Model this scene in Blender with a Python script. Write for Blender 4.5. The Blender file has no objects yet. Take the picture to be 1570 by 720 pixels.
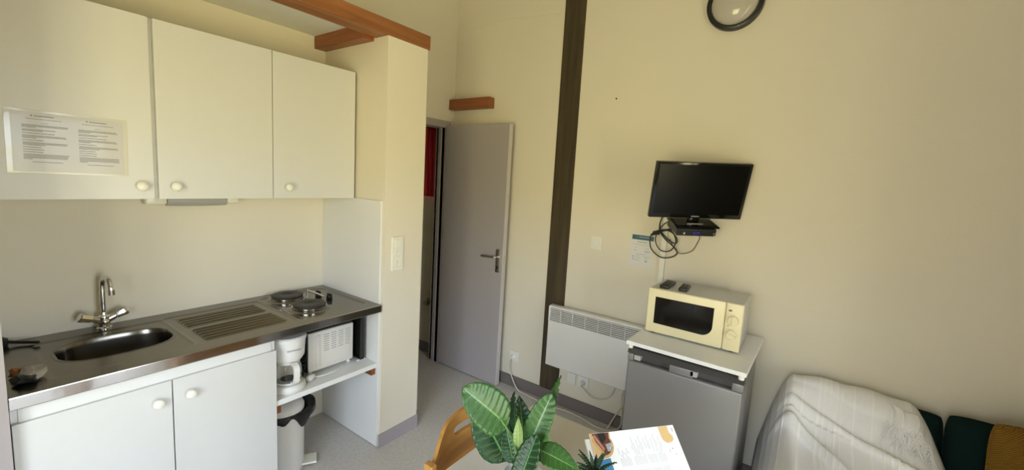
import bpy, bmesh, math, random
from mathutils import Vector, Matrix
from math import sin, cos, pi, radians as rad
random.seed(7)
SC = bpy.context.scene
COL = SC.collection

# ------------------------------------------------------------------ camera
yaw, pitch, roll = -0.9507, -0.1211, 0.0566
fwd = Vector((-sin(yaw)*cos(pitch), cos(yaw)*cos(pitch), sin(pitch)))
rt0 = Vector((cos(yaw), sin(yaw), 0)); up0 = rt0.cross(fwd)
rt = rt0*cos(roll) + up0*sin(roll); up = -rt0*sin(roll) + up0*cos(roll)
cd = bpy.data.cameras.new('camera'); cam = bpy.data.objects.new('camera', cd); COL.objects.link(cam)
cd.sensor_fit = 'HORIZONTAL'; cd.sensor_width = 36.0; cd.lens = 653.56/1570*36
cd.shift_x = (785-775.48)/1570; cd.shift_y = (352.27-360)/1570
cd.clip_start = 0.02
m = Matrix((rt, up, -fwd)).transposed().to_4x4(); m.translation = (-1.5318, -2.5441, 1.6512)
cam.matrix_world = m
SC.camera = cam

# ------------------------------------------------------------------ world, daylight, exposure
SC.view_settings.view_transform = 'Standard'; SC.view_settings.look = 'None'
SC.view_settings.gamma = 1.0; SC.view_settings.use_curve_mapping = False
SC.view_settings.exposure = -0.12
SKY = (1.05, 1.22, 1.45); GARDEN = (0.86, 0.765, 0.385); SKY_STRENGTH = 13.0; TREE_RISE = 0.12
w = bpy.data.worlds.new('sky_and_garden'); SC.world = w; w.use_nodes = True
nt = w.node_tree; nt.nodes.clear()
tc = nt.nodes.new('ShaderNodeTexCoord'); sp = nt.nodes.new('ShaderNodeSeparateXYZ')
rp = nt.nodes.new('ShaderNodeValToRGB'); bg = nt.nodes.new('ShaderNodeBackground'); ow = nt.nodes.new('ShaderNodeOutputWorld')
# tree line of the sunlit garden: higher towards -X than towards -Y
m1 = nt.nodes.new('ShaderNodeMath'); m1.operation = 'MULTIPLY_ADD'; m1.inputs[1].default_value = TREE_RISE  # scaled by the x direction
mp = nt.nodes.new('ShaderNodeMapRange'); mp.inputs[1].default_value = -1; mp.inputs[2].default_value = 1
nt.links.new(tc.outputs['Generated'], sp.inputs[0]); nt.links.new(sp.outputs['X'], m1.inputs[0]); nt.links.new(sp.outputs['Z'], m1.inputs[2])
m2 = nt.nodes.new('ShaderNodeMath'); m2.operation = 'ADD'; m2.inputs[1].default_value = 0.03; nt.links.new(m1.outputs[0], m2.inputs[0]); nt.links.new(m2.outputs[0], mp.inputs[0]); nt.links.new(mp.outputs[0], rp.inputs[0])
els = rp.color_ramp.elements
els[0].position = 0.0; els[0].color = (*GARDEN, 1)
els[1].position = 1.0; els[1].color = (*SKY, 1)
e = els.new(0.50); e.color = (*GARDEN, 1)
e = els.new(0.53); e.color = (*SKY, 1)
bg.inputs[1].default_value = SKY_STRENGTH
nt.links.new(rp.outputs[0], bg.inputs[0]); nt.links.new(bg.outputs[0], ow.inputs[0])

FRONT_Y = -4.30; XL = -2.45
WINDOWS = [(-1.35, -0.25, 0.04, 2.05)]       # x0, x1, z0, z1 : glazed door in the front wall
LWINDOWS = [(-2.75, -1.45, 0.60, 2.05)]      # y0, y1, z0, z1 : window in the left wall
def portal(sx, sy, loc, rot):
    ld = bpy.data.lights.new('daylight_portal', 'AREA'); ld.shape = 'RECTANGLE'; ld.size = sx; ld.size_y = sy
    ld.cycles.is_portal = True
    lo = bpy.data.objects.new('daylight_portal', ld); COL.objects.link(lo); lo.location = loc; lo.rotation_euler = rot
for (x0, x1, z0, z1) in WINDOWS: portal(x1-x0, z1-z0, ((x0+x1)/2, FRONT_Y-0.16, (z0+z1)/2), (rad(90), 0, 0))
for (y0, y1, z0, z1) in LWINDOWS: portal(y1-y0, z1-z0, (XL-0.16, (y0+y1)/2, (z0+z1)/2), (rad(90), 0, rad(-90)))

# ------------------------------------------------------------------ materials
def mat(name, col, rough=0.5, metal=0.0, noise=0.0, nscale=20.0, bump=0.0, bscale=200.0, spec=0.5, coat=0.0, stretch=None, aniso=0):
    M = bpy.data.materials.new(name); M.use_nodes = True
    t = M.node_tree; b = t.nodes['Principled BSDF']
    b.inputs['Base Color'].default_value = (*col, 1); b.inputs['Roughness'].default_value = rough
    b.inputs['Metallic'].default_value = metal; b.inputs['Specular IOR Level'].default_value = spec
    b.inputs['Coat Weight'].default_value = coat
    tcn = t.nodes.new('ShaderNodeTexCoord'); mpn = t.nodes.new('ShaderNodeMapping')
    t.links.new(tcn.outputs['Object'], mpn.inputs[0])
    if stretch: mpn.inputs['Scale'].default_value = stretch
    nz = t.nodes.new('ShaderNodeTexNoise'); nz.inputs['Scale'].default_value = nscale; nz.inputs['Detail'].default_value = 4
    t.links.new(mpn.outputs[0], nz.inputs[0])
    mx = t.nodes.new('ShaderNodeMix'); mx.data_type = 'RGBA'
    k = noise
    mx.inputs[6].default_value = (*[max(0, c*(1-k)) for c in col], 1); mx.inputs[7].default_value = (*[min(1, c*(1+k)) for c in col], 1)
    t.links.new(nz.outputs[0], mx.inputs[0]); t.links.new(mx.outputs[2], b.inputs['Base Color'])
    if bump:
        n2 = t.nodes.new('ShaderNodeTexNoise'); n2.inputs['Scale'].default_value = bscale; n2.inputs['Detail'].default_value = 3
        t.links.new(mpn.outputs[0], n2.inputs[0])
        bp = t.nodes.new('ShaderNodeBump'); bp.inputs['Strength'].default_value = bump; bp.inputs['Distance'].default_value = 0.002
        t.links.new(n2.outputs[0], bp.inputs['Height']); t.links.new(bp.outputs[0], b.inputs['Normal'])
    return M

def wood(name, dark, light, rough=0.45, axis='X', scale=1.0):
    M = bpy.data.materials.new(name); M.use_nodes = True
    t = M.node_tree; b = t.nodes['Principled BSDF']; b.inputs['Roughness'].default_value = rough
    tcn = t.nodes.new('ShaderNodeTexCoord'); mpn = t.nodes.new('ShaderNodeMapping')
    s = [14*scale]*3; s['XYZ'.index(axis)] = 0.9*scale; mpn.inputs['Scale'].default_value = s
    t.links.new(tcn.outputs['Object'], mpn.inputs[0])
    nz = t.nodes.new('ShaderNodeTexNoise'); nz.inputs['Scale'].default_value = 2.2; nz.inputs['Detail'].default_value = 6; nz.inputs['Distortion'].default_value = 0.8
    t.links.new(mpn.outputs[0], nz.inputs[0])
    r = t.nodes.new('ShaderNodeValToRGB'); r.color_ramp.elements[0].position = 0.32; r.color_ramp.elements[1].position = 0.68
    r.color_ramp.elements[0].color = (*dark, 1); r.color_ramp.elements[1].color = (*light, 1)
    t.links.new(nz.outputs[0], r.inputs[0]); t.links.new(r.outputs[0], b.inputs['Base Color'])
    return M

def wall_material():
    col = (0.745, 0.688, 0.56)
    M = mat('cream_wall_paint', col, 0.75, noise=0.02, nscale=3, bump=0.35, bscale=130, spec=0.25)
    return M

MW = wall_material()
M_CEIL = mat('white_ceiling_paint', (0.78, 0.77, 0.70), 0.8, noise=.02, bump=.1)
M_WOODC = mat('off_white_room_ceiling', (.56, .55, .53), .8, noise=.02)
M_FLOOR = mat('speckled_vinyl_floor', (0.57, 0.54, 0.50), 0.5, noise=0.22, nscale=55, bump=.05)
M_SKIRT = mat('shaded_lilac_skirting', (0.17, 0.145, 0.135), 0.5, noise=.04)  # lilac skirting with the dimmer wall's shade put into its colour
M_DOOR = mat('lilac_grey_door_paint', (0.38, 0.345, 0.34), 0.45, noise=.02)
M_FRAME = mat('grey_door_frame_paint', (0.36, 0.32, 0.31), 0.45, noise=.02)
M_CAB = mat('off_white_melamine', (0.66, 0.655, 0.63), 0.42, noise=.015, bump=.08, bscale=350)
M_CABIN = mat('white_melamine_edge', (0.76, 0.755, 0.73), 0.4)
M_GAP = mat('dark_cabinet_inside', (0.25, 0.22, 0.17), 0.7)
M_KNOB = mat('white_plastic_knob', (0.82, 0.80, 0.70), 0.25)
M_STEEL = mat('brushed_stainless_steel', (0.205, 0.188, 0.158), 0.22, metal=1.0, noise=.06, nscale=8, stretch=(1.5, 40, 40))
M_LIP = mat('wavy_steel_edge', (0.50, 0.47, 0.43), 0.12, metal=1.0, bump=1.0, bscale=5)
M_CHROME = mat('polished_chrome', (0.75, 0.74, 0.72), 0.08, metal=1.0)
M_IRON = mat('black_cast_iron', (0.022, 0.020, 0.018), 0.5, noise=.2, nscale=80, bump=.1)
M_BLACK = mat('black_plastic', (0.010, 0.010, 0.010), 0.35)
M_BLACKG = mat('glossy_black_plastic', (0.006, 0.006, 0.006), 0.10)
M_SCREEN = mat('black_tv_screen', (0.002, 0.002, 0.002), 0.25, spec=.2)
M_WHITEP = mat('white_plastic', (0.80, 0.79, 0.76), 0.35)
M_WHITEM = mat('white_enamel', (0.78, 0.76, 0.72), 0.35)
M_CREAMP = mat('cream_plastic', (0.82, 0.74, 0.48), 0.35)
M_FRIDGE = mat('silver_grey_fridge', (0.25, 0.243, 0.236), 0.38, metal=0.35, noise=.02)
M_FRIDGED = mat('dark_grey_fridge_trim', (0.09, 0.083, 0.08), 0.35, metal=0.3)
M_BOARD = mat('white_riser_board', (0.84, 0.84, 0.82), 0.35)
M_PINE = wood('varnished_orange_pine', (0.22, 0.075, 0.02), (0.36, 0.14, 0.045), 0.4, 'X')
M_PINEY = wood('varnished_pine_stub', (0.20, 0.06, 0.018), (0.30, 0.10, 0.03), 0.4, 'Y')
M_POST = wood('dark_green_brown_post', (0.030, 0.021, 0.008), (0.070, 0.049, 0.020), 0.55, 'Z', .8)
M_BEECH = wood('varnished_beech', (0.40, 0.19, 0.045), (0.50, 0.26, 0.07), 0.32, 'X', .7)
M_PAPER = mat('white_paper', (0.80, 0.80, 0.80), 0.6)
M_LAMI = mat('laminated_paper', (0.52, 0.50, 0.47), 0.30, coat=.12, bump=.6, bscale=16)
M_INK = mat('grey_print', (0.10, 0.10, 0.10), 0.5)
M_INK2 = mat('light_grey_print', (0.42, 0.42, 0.44), 0.5)
M_TEAL = mat('teal_print', (0.03, 0.11, 0.14), 0.4)
M_TABLE = mat('pale_grey_laminate', (0.62, 0.60, 0.57), 0.36, noise=.03, nscale=60)
M_THROW0 = (0.82, 0.81, 0.80)
M_CUSH = mat('dark_teal_fabric', (0.005, 0.016, 0.015), 0.95, noise=.3, nscale=200, bump=.4, bscale=500, spec=.1)
M_SOFA = mat('dark_sofa_fabric', (0.03, 0.035, 0.035), 0.95, noise=.2)
M_GLASS = bpy.data.materials.new('clear_glass'); M_GLASS.use_nodes = True
_t = M_GLASS.node_tree; _t.nodes.clear()
_o = _t.nodes.new('ShaderNodeOutputMaterial'); _m = _t.nodes.new('ShaderNodeMixShader'); _a = _t.nodes.new('ShaderNodeBsdfTransparent'); _b = _t.nodes.new('ShaderNodeBsdfGlossy'); _f = _t.nodes.new('ShaderNodeFresnel')
_b.inputs['Roughness'].default_value = 0.03; _a.inputs[0].default_value = (.9, .9, .88, 1)
_t.links.new(_f.outputs[0], _m.inputs[0]); _t.links.new(_a.outputs[0], _m.inputs[1]); _t.links.new(_b.outputs[0], _m.inputs[2]); _t.links.new(_m.outputs[0], _o.inputs[0])
M_DOME = mat('frosted_lamp_glass', (0.50, 0.46, 0.40), 0.18, noise=.05, nscale=10, coat=.5)
M_DIFF = mat('grey_lamp_diffuser', (0.40, 0.40, 0.39), 0.3)
M_BAG = mat('black_bin_bag', (0.008, 0.008, 0.008), 0.35, bump=.6, bscale=40)
M_CORD = mat('white_flex', (0.62, 0.58, 0.50), 0.5)
M_RED = mat('red_curtain_cloth', (0.42, 0.012, 0.02), 0.8, noise=.2, nscale=30)
M_SILVER = mat('satin_metal', (0.62, 0.60, 0.57), 0.3, metal=1.0)
M_STAND0 = mat('translucent_grey_plastic', (.42, .42, .41), .25)
M_POT = mat('white_ceramic', (0.78, 0.77, 0.74), 0.25)

# ------------------------------------------------------------------ geometry helpers
def bx(bm, x0, x1, y0, y1, z0, z1, bev=0.0, seg=2):
    r = bmesh.ops.create_cube(bm, size=1.0)
    vs = r['verts']
    for v in vs:
        v.co = Vector(((x0+x1)/2 + v.co.x*(x1-x0), (y0+y1)/2 + v.co.y*(y1-y0), (z0+z1)/2 + v.co.z*(z1-z0)))
    if bev > 0:
        es = list({e for v in vs for e in v.link_edges})
        bmesh.ops.bevel(bm, geom=es, offset=bev, segments=seg, affect='EDGES', profile=0.5)
    return bm

def basis(d):
    d = Vector(d).normalized()
    a = Vector((0, 0, 1)) if abs(d.z) < 0.9 else Vector((1, 0, 0))
    x = d.cross(a).normalized(); y = d.cross(x).normalized()
    return x, y, d

def ring_loft(bm, rings, cap0=True, cap1=True):
    L = [[bm.verts.new(p) for p in r] for r in rings]
    n = len(L[0])
    for a, b in zip(L, L[1:]):
        for i in range(n):
            j = (i+1) % n
            bm.faces.new((a[i], a[j], b[j], b[i]))
    if cap0: bm.faces.new(list(reversed(L[0])))
    if cap1: bm.faces.new(L[-1])
    return L

def lathe(bm, prof, origin=(0, 0, 0), axis=(0, 0, 1), n=32, cap0=True, cap1=True):
    x, y, d = basis(axis); o = Vector(origin)
    rings = []
    for r, h in prof:
        r = max(r, 1e-4)
        rings.append([o + d*h + x*(r*cos(2*pi*i/n)) + y*(r*sin(2*pi*i/n)) for i in range(n)])
    ring_loft(bm, rings, cap0, cap1)
    bmesh.ops.recalc_face_normals(bm, faces=bm.faces)
    return bm

def smooth_path(pts, k=6):
    P = [Vector(p) for p in pts]
    if len(P) < 3: return P
    out = []
    for i in range(len(P)-1):
        p0 = P[max(i-1, 0)]; p1 = P[i]; p2 = P[i+1]; p3 = P[min(i+2, len(P)-1)]
        for j in range(k):
            t = j/k
            out.append(0.5*((2*p1)+(p2-p0)*t+(2*p0-5*p1+4*p2-p3)*t*t+(3*p1-p0-3*p2+p3)*t**3))
    out.append(P[-1]); return out

def tube(bm, pts, r, n=8, k=6, radii=None):
    P = smooth_path(pts, k) if k > 1 else [Vector(p) for p in pts]
    rings = []; px = None
    for i, p in enumerate(P):
        d = (P[min(i+1, len(P)-1)]-P[max(i-1, 0)])
        if d.length < 1e-9: d = Vector((0, 0, 1))
        d.normalize()
        if px is None: x, y, _ = basis(d)
        else:
            x = (px - d*px.dot(d))
            x = x.normalized() if x.length > 1e-6 else basis(d)[0]
            y = d.cross(x)
        px = x
        rr = r if radii is None else radii[0]+(radii[1]-radii[0])*i/(len(P)-1)
        rings.append([p + x*(rr*cos(2*pi*j/n)) + y*(rr*sin(2*pi*j/n)) for j in range(n)])
    ring_loft(bm, rings)
    return bm

def prism(bm, outline, ext):
    """outline: list of 3D points (planar), extruded by vector ext"""
    e_ = Vector(ext)
    a = [bm.verts.new(Vector(p)) for p in outline]; b = [bm.verts.new(Vector(p)+e_) for p in outline]
    n = len(a)
    bm.faces.new(list(reversed(a))); bm.faces.new(b)
    for i in range(n):
        j = (i+1) % n; bm.faces.new((a[i], a[j], b[j], b[i]))
    bmesh.ops.recalc_face_normals(bm, faces=bm.faces)
    return bm

def NB(): return bmesh.new()

def obj(name, bm, material, parent=None, smooth=False, bevel=0.0, label=None):
    me = bpy.data.meshes.new(name)
    bmesh.ops.recalc_face_normals(bm, faces=bm.faces)
    bm.to_mesh(me); bm.free()
    for mm in (material if isinstance(material, (list, tuple)) else [material]): me.materials.append(mm)
    o = bpy.data.objects.new(name, me); COL.objects.link(o)
    if parent is not None: o.parent = parent
    if smooth:
        for p in me.polygons: p.use_smooth = True
        me.set_sharp_from_angle(angle=rad(40))
    if bevel:
        md = o.modifiers.new('bevel', 'BEVEL'); md.width = bevel; md.segments = 2; md.limit_method = 'ANGLE'
    if label: o['label'] = label
    return o

def thing(name, label, cat, loc=(0, 0, 0), rz=0.0, group=None):
    o = bpy.data.objects.new(name, None); COL.objects.link(o); o.empty_display_size = .05
    o.location = loc; o.rotation_euler = (0, 0, rz); o['label'] = label; o['category'] = cat
    if group: o['group'] = group
    return o

def tag(o, label, cat, group=None):
    o['label'] = label; o['category'] = cat
    if group: o['group'] = group
    return o

def struct(name, bm, m_, parent=None, label=None, **k):
    o = obj(name, bm, m_, parent, **k)
    if parent is None: o['kind'] = 'structure'
    if label: o['label'] = label
    return o

def box(name, dims, material, parent=None, bev=0.0, **k):
    return obj(name, bx(NB(), *dims, bev), material, parent, **k)

def shift(bm, off):
    for v in bm.verts: v.co += Vector(off)
    return bm

def textmesh(name, s, size, material, parent, mtx, extrude=0.0002, align='CENTER'):
    cu = bpy.data.curves.new(name, 'FONT'); cu.body = s; cu.size = size; cu.extrude = extrude; cu.align_x = align; cu.align_y = 'CENTER'
    tmp = bpy.data.objects.new(name+'_tmp', cu); COL.objects.link(tmp)
    dg = bpy.context.evaluated_depsgraph_get()
    me = bpy.data.meshes.new_from_object(tmp.evaluated_get(dg))
    bpy.data.objects.remove(tmp); me.transform(mtx); me.materials.clear(); me.materials.append(material)
    o = bpy.data.objects.new(name, me); COL.objects.link(o); o.parent = parent
    return o

# ================================================================== THE ROOM
XT = 1.1875          # television wall plane
ZC = 3.25; NX = -1.405
struct('floor', bx(NB(), XL-.15, XT+.4, FRONT_Y-.15, 1.6, -.1, 0), M_FLOOR)
struct('ceiling', bx(NB(), XL-.15, XT+.4, FRONT_Y-.15, 1.6, ZC, ZC+.1), M_WOODC)
# unseen outside wall, added to cut left-window light reaching the right wall
struct('wall_light_block', bx(NB(), -8.0, -2.62, -1.36, -1.20, -.1, 3.2), M_FRAME)
# television wall, with the small hall window beyond the doorway
bm = NB()
bx(bm, XT, XT+.15, FRONT_Y-.15, .06, 0, ZC)
bx(bm, XT, XT+.15, .06, .50, 0, 1.45); bx(bm, XT, XT+.15, .06, .50, 2.05, ZC); bx(bm, XT, XT+.15, .50, 1.6, 0, ZC)
struct('wall_right', bm, MW)
# kitchen / doorway wall
DX0, DX1, DH = 0.44, 1.085, 2.045
bm = NB(); bx(bm, XL, DX0, 0, .09, 0, ZC); bx(bm, DX0, DX1, 0, .09, DH, ZC); bx(bm, DX1, XT, 0, .09, 0, ZC)
struct('wall_back', bm, MW)
struct('wall_hall', bx(NB(), -.2, XT+.15, 1.5, 1.6, 0, ZC), MW)
struct('wall_hall_left', bx(NB(), -.3, -.2, .09, 1.5, 0, ZC), MW)
bm = NB(); last = FRONT_Y-.15
for (y0, y1, z0, z1) in LWINDOWS:
    bx(bm, XL-.15, XL, last, y0, 0, ZC); bx(bm, XL-.15, XL, y0, y1, z1, ZC); bx(bm, XL-.15, XL, y0, y1, 0, z0); last = y1
bx(bm, XL-.15, XL, last, 1.6, 0, ZC)
struct('wall_left', bm, MW)
for (y0, y1, z0, z1) in LWINDOWS:
    bm = NB(); t = .06
    bx(bm, XL-.11, XL-.05, y0, y0+t, z0, z1); bx(bm, XL-.11, XL-.05, y1-t, y1, z0, z1); bx(bm, XL-.11, XL-.05, y0+t, y1-t, z1-t, z1); bx(bm, XL-.11, XL-.05, y0+t, y1-t, z0, z0+t)
    ym = (y0+y1)/2; bx(bm, XL-.11, XL-.05, ym-.05, ym+.05, z0+t, z1-t)
    struct('window_3', bm, M_WHITEM)
struct('wall_pier', bx(NB(), XL, NX, -.62, 0, 0, ZC), M_FRAME)
bm = NB(); last = XL
for (x0, x1, z0, z1) in WINDOWS:
    bx(bm, last, x0, FRONT_Y-.15, FRONT_Y, 0, ZC); bx(bm, x0, x1, FRONT_Y-.15, FRONT_Y, z1, ZC); bx(bm, x0, x1, FRONT_Y-.15, FRONT_Y, 0, z0); last = x1
bx(bm, last, XT, FRONT_Y-.15, FRONT_Y, 0, ZC)
struct('wall_front', bm, MW)
for i, (x0, x1, z0, z1) in enumerate(WINDOWS):
    bm = NB(); t = .06
    bx(bm, x0, x0+t, FRONT_Y-.11, FRONT_Y-.05, z0, z1); bx(bm, x1-t, x1, FRONT_Y-.11, FRONT_Y-.05, z0, z1)
    bx(bm, x0, x1, FRONT_Y-.11, FRONT_Y-.05, z1-t, z1); bx(bm, x0, x1, FRONT_Y-.11, FRONT_Y-.05, z0, z0+t)
    xm = (x0+x1)/2; bx(bm, xm-.05, xm+.05, FRONT_Y-.11, FRONT_Y-.05, z0, z1)
    w1_ = struct('window_1', bm, M_WHITEM)
    obj('light_block_leaf', bx(NB(), x1+.001, x1+.035, FRONT_Y+.002, FRONT_Y+.55, z0, z1), M_FRAME, w1_)  # unseen leaf added to hold window light off the right wall
# partition with chamfered corner
pts = [(.013, 0), (.013, -.598), (.302, -.598), (.336, -.566), (.336, 0)]
bm = NB(); prism(bm, [(x, y, 0) for x, y in pts], (0, 0, 2.374)); bx(bm, .013, .336, -.478, 0, 2.374, 2.43)
struct('wall_partition', bm, MW)
sk = .008
bm = NB(); prism(bm, [(.0, -.598-sk, 0), (.305, -.598-sk, 0), (.336+sk, -.569, 0), (.336+sk, 0, 0), (.336, 0, 0), (.336, -.566, 0), (.302, -.598, 0), (.0, -.598, 0)], (0, 0, .085))
struct('baseboard_partition', bm, mat('lilac_skirting', (0.36, .32, .33), .5))
struct('baseboard_right', bx(NB(), XT-.014, XT, -4.29, -.002, 0, .088), M_SKIRT)
struct('baseboard_hall', bx(NB(), XT-.014, XT, .092, 1.49, 0, .088), M_SKIRT)
# lowered ceiling over the kitchenette
struct('ceiling_niche', bx(NB(), NX, .336, -.478, 0, 2.43, 2.462), M_CEIL)
# relief on the television wall: taped plaster seam, filler patch
bm = NB()
def seam(pts_, r):
    P = smooth_path(pts_, 10); n = 0
    rings = []
    for p in P:
        p = Vector(p); rings.append([p+Vector((0, 0, r)), p+Vector((-.0016, 0, 0)), p+Vector((0, 0, -r))])
    for a, b in zip(rings, rings[1:]):
        va = [bm.verts.new(q) for q in a]; vb = [bm.verts.new(q) for q in b]
        for i in range(2): bm.faces.new((va[i], va[i+1], vb[i+1], vb[i]))
seam([(XT, -.02, 2.83), (XT, -.2, 2.822), (XT, -.38, 2.826), (XT, -.55, 2.835), (XT, -.72, 2.82), (XT, -.88, 2.812), (XT, -.97, 2.806)], .006)
struct('trim_1', bm, MW, label='raised plaster seam high on the television wall')

# door frame, open door
bm = NB(); FY = -.012
bx(bm, DX1, DX1+.055, FY, .1, 0, 2.09); bx(bm, DX0-.055, DX0, FY, .1, 0, 2.09); bx(bm, DX0, DX1, FY, .1, DH-.01, 2.09)
bx(bm, DX1-.012, DX1, .03, .06, 0, DH)
struct('trim_2', bm, M_FRAME, label='grey door frame')
door = struct('door_1', bx(NB(), 1.084, 1.122, -.658, -.016, .008, 2.052, .002), M_DOOR)
ld_ = obj('door_edge', bx(NB(), 1.0835, 1.1225, -.664, -.658, .008, 2.052), mat('pale_door_edge', (.56, .52, .50), .5), door)
bm = NB(); bx(bm, 1.076, 1.084, -.640, -.600, .922, 1.102, .003)
tube(bm, [(1.08, -.62, 1.045), (1.05, -.62, 1.045), (1.036, -.612, 1.045), (1.034, -.55, 1.043), (1.034, -.49, 1.04)], .009, 10)
h = obj('door_handle', bm, M_SILVER, door, smooth=True)
bm = NB(); bx(bm, 1.0745, 1.0762, -.625, -.615, .95, .972); obj('keyhole', bm, M_BLACK, h)
obj('strike', bx(NB(), 1.095, 1.112, -.6655, -.664, 1.0, 1.06), M_SILVER, door)
# hall window with bright pane, red curtain
wf = NB(); bx(wf, XT+.02, XT+.06, .06, .10, 1.45, 2.05); bx(wf, XT+.02, XT+.06, .46, .50, 1.45, 2.05); bx(wf, XT+.02, XT+.06, .06, .5, 1.45, 1.49); bx(wf, XT+.02, XT+.06, .06, .5, 2.01, 2.05)
win2 = struct('window_2', wf, M_FRAME)
obj('pane', bx(NB(), XT+.035, XT+.041, .10, .46, 1.49, 2.01), M_GLASS, win2)
bm = NB(); n = 40
rows = []
for j in range(14):
    z = 2.06-.61*j/13; row = []
    for i in range(n+1):
        u = i/n; y = .135+.30*u
        row.append(bm.verts.new((XT-.022-.010*sin(u*38)-.004*sin(u*17+j*.3), y+.006*sin(j*.5), z)))
    rows.append(row)
for a, b in zip(rows, rows[1:]):
    for i in range(n): bm.faces.new((a[i], a[i+1], b[i+1], b[i]))
o = tag(obj('curtain', bm, M_RED, smooth=True), 'red curtain over the small window beyond the open doorway', 'curtain')
o.modifiers.new('thick', 'SOLIDIFY').thickness = .002
bm = NB(); lathe(bm, [(.010, 0), (.010, .03), (.028, .035), (.032, .045), (.024, .06), (.001, .064)], (XT-.02, .205, .49), (-1, -.3, 0), 20)
bx(bm, XT-.02, XT, .18, .23, .465, .515)
tag(obj('pipe_valve', bm, M_CHROME, smooth=True), 'small round metal knob low on the wall inside the doorway', 'valve')

# exposed timbers
tag(box('wooden_beam', (NX, .322, -.598, -.478, 2.376, 2.456), M_PINE, bev=.004), 'long orange-brown wooden beam running above the kitchen cabinets', 'beam')
bm = NB(); bx(bm, -.062, .0125, -.478, -.004, 2.357, 2.43, .004)
tag(obj('wooden_crosspiece', bm, M_PINEY), 'short brown cross timber under the niche ceiling against the partition', 'beam')
bm = NB(); bx(bm, 1.118, XT, -.425, -.002, 2.185, 2.268, .005)
tag(obj('timber_stub', bm, M_PINEY), 'short orange-brown timber stub on the wall above the open door', 'beam')
bm = NB(); bx(bm, XT-.006, XT+.05, -1.163, -1.004, .086, ZC-.002, .002)
tag(obj('wooden_post', bm, M_POST), 'tall dark brown wooden post set in the wall beside the door', 'post')

# ================================================================== KITCHENETTE
# white end panel on the partition
tag(box('end_panel', (0, .0125, -.580, -.001, .004, 1.483), M_CABIN, bev=.001), 'white side panel closing the kitchenette against the partition', 'panel')

def knob(parent, x, y, z, r=.019):
    bm = NB(); lathe(bm, [(.010, 0), (.010, .010), (r*.85, .014), (r, .021), (r*.8, .028), (r*.4, .031), (.0005, .032)], (x, y, z), (0, -1, 0), 24)
    return obj('knob', bm, M_KNOB, parent, smooth=True)

# lower cabinet
bc = thing('base_cabinet', 'white two-door sink cabinet under the steel worktop', 'cabinet', (-.99, -.29, 0))
ox, oy = -.99, -.29
def L(x0, x1, y0, y1, z0, z1): return (x0-ox, x1-ox, y0-oy, y1-oy, z0, z1)
bm = NB()
bx(bm, *L(-1.400, -1.384, -.566, -.01, .10, .845)); bx(bm, *L(-.600, -.583, -.566, -.01, .10, .845)); bx(bm, *L(-1.384, -.600, -.566, -.01, .10, .116)); bx(bm, *L(-1.384, -.600, -.025, -.01, .116, .74))
obj('body', bm, M_CABIN, bc)
box('top_rail', L(-1.384, -.600, -.572, -.556, .74, .845), M_CABIN, bc, .001)
box('plinth', L(-1.39, -.59, -.53, -.515, 0, .10), M_CABIN, bc)
for x0, x1, kx in ((-1.400, -.9865, -1.034), (-.9825, -.583, -.928)):
    d = box('door', L(x0, x1, -.586, -.568, .105, .790), M_CAB, bc, .0015)
    knob(d, kx-ox, -.586-oy, .718)

# worktop: stamped steel with bowl, drainer and hob
wt = thing('sink_worktop', 'stainless steel worktop with sink, drainer and two hotplates', 'worktop', (-.7, -.3, .845))
wx, wy, wz = -.7, -.3, .845
X0, X1, Y0, Y1, ZT = -1.402, -.003, -.603, -.002, .890
SXc, SYc, SA, SB, SN = -1.08, -.285, .182, .133, 2.7
def sink_r(x, y): return (abs((x-SXc)/SA)**SN + abs((y-SYc)/SB)**SN)**(1/SN)
def sstep(a, b, t):
    t = max(0, min(1, (t-a)/(b-a))); return t*t*(3-2*t)
def rrect(x, y, x0, x1, y0, y1, r):
    cx, cy = (x0+x1)/2, (y0+y1)/2; dx = abs(x-cx)-(x1-x0)/2+r; dy = abs(y-cy)-(y1-y0)/2+r
    return math.hypot(max(dx, 0), max(dy, 0))+min(max(dx, dy), 0)-r
def top_z(x, y):
    z = ZT
    d = rrect(x, y, -1.295, -.885, -.525, -.10, .02); z -= .004*sstep(.008, -.008, d)                     # recess round the bowl
    d = rrect(x, y, -.875, -.445, -.530, -.085, .03); inside = sstep(.006, -.006, d)
    z -= .004*inside                                                                                      # drainer pan
    if d < -.03 and y < -.10:
        ph = (y+.31)/.036; fade = sstep(-.03, -.05, d)
        if not (-.338 < y < -.285): z += .008*fade*(.5+.5*sin(ph*2*pi))**1.5
    d = rrect(x, y, -.430, -.045, -.545, -.055, .05); z -= .005*sstep(.008, -.008, d)                      # hob pan
    for hx, hy in ((-.300, -.135), (-.300, -.372)):
        rr = math.hypot(x-hx, y-hy); z += .006*sstep(.112, .098, rr)
    return z
NXg, NYg = 260, 240
bm = NB(); grid = []
for j in range(NYg+1):
    y = Y0+(Y1-Y0)*j/NYg
    grid.append([bm.verts.new((X0+(X1-X0)*i/NXg-wx, y-wy, top_z(X0+(X1-X0)*i/NXg, y)-wz)) for i in range(NXg+1)])
for j in range(NYg):
    for i in range(NXg):
        x = X0+(X1-X0)*(i+.5)/NXg; y = Y0+(Y1-Y0)*(j+.5)/NYg
        if sink_r(x, y) < .985: continue
        bm.faces.new((grid[j][i], grid[j][i+1], grid[j+1][i+1], grid[j+1][i]))
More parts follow.
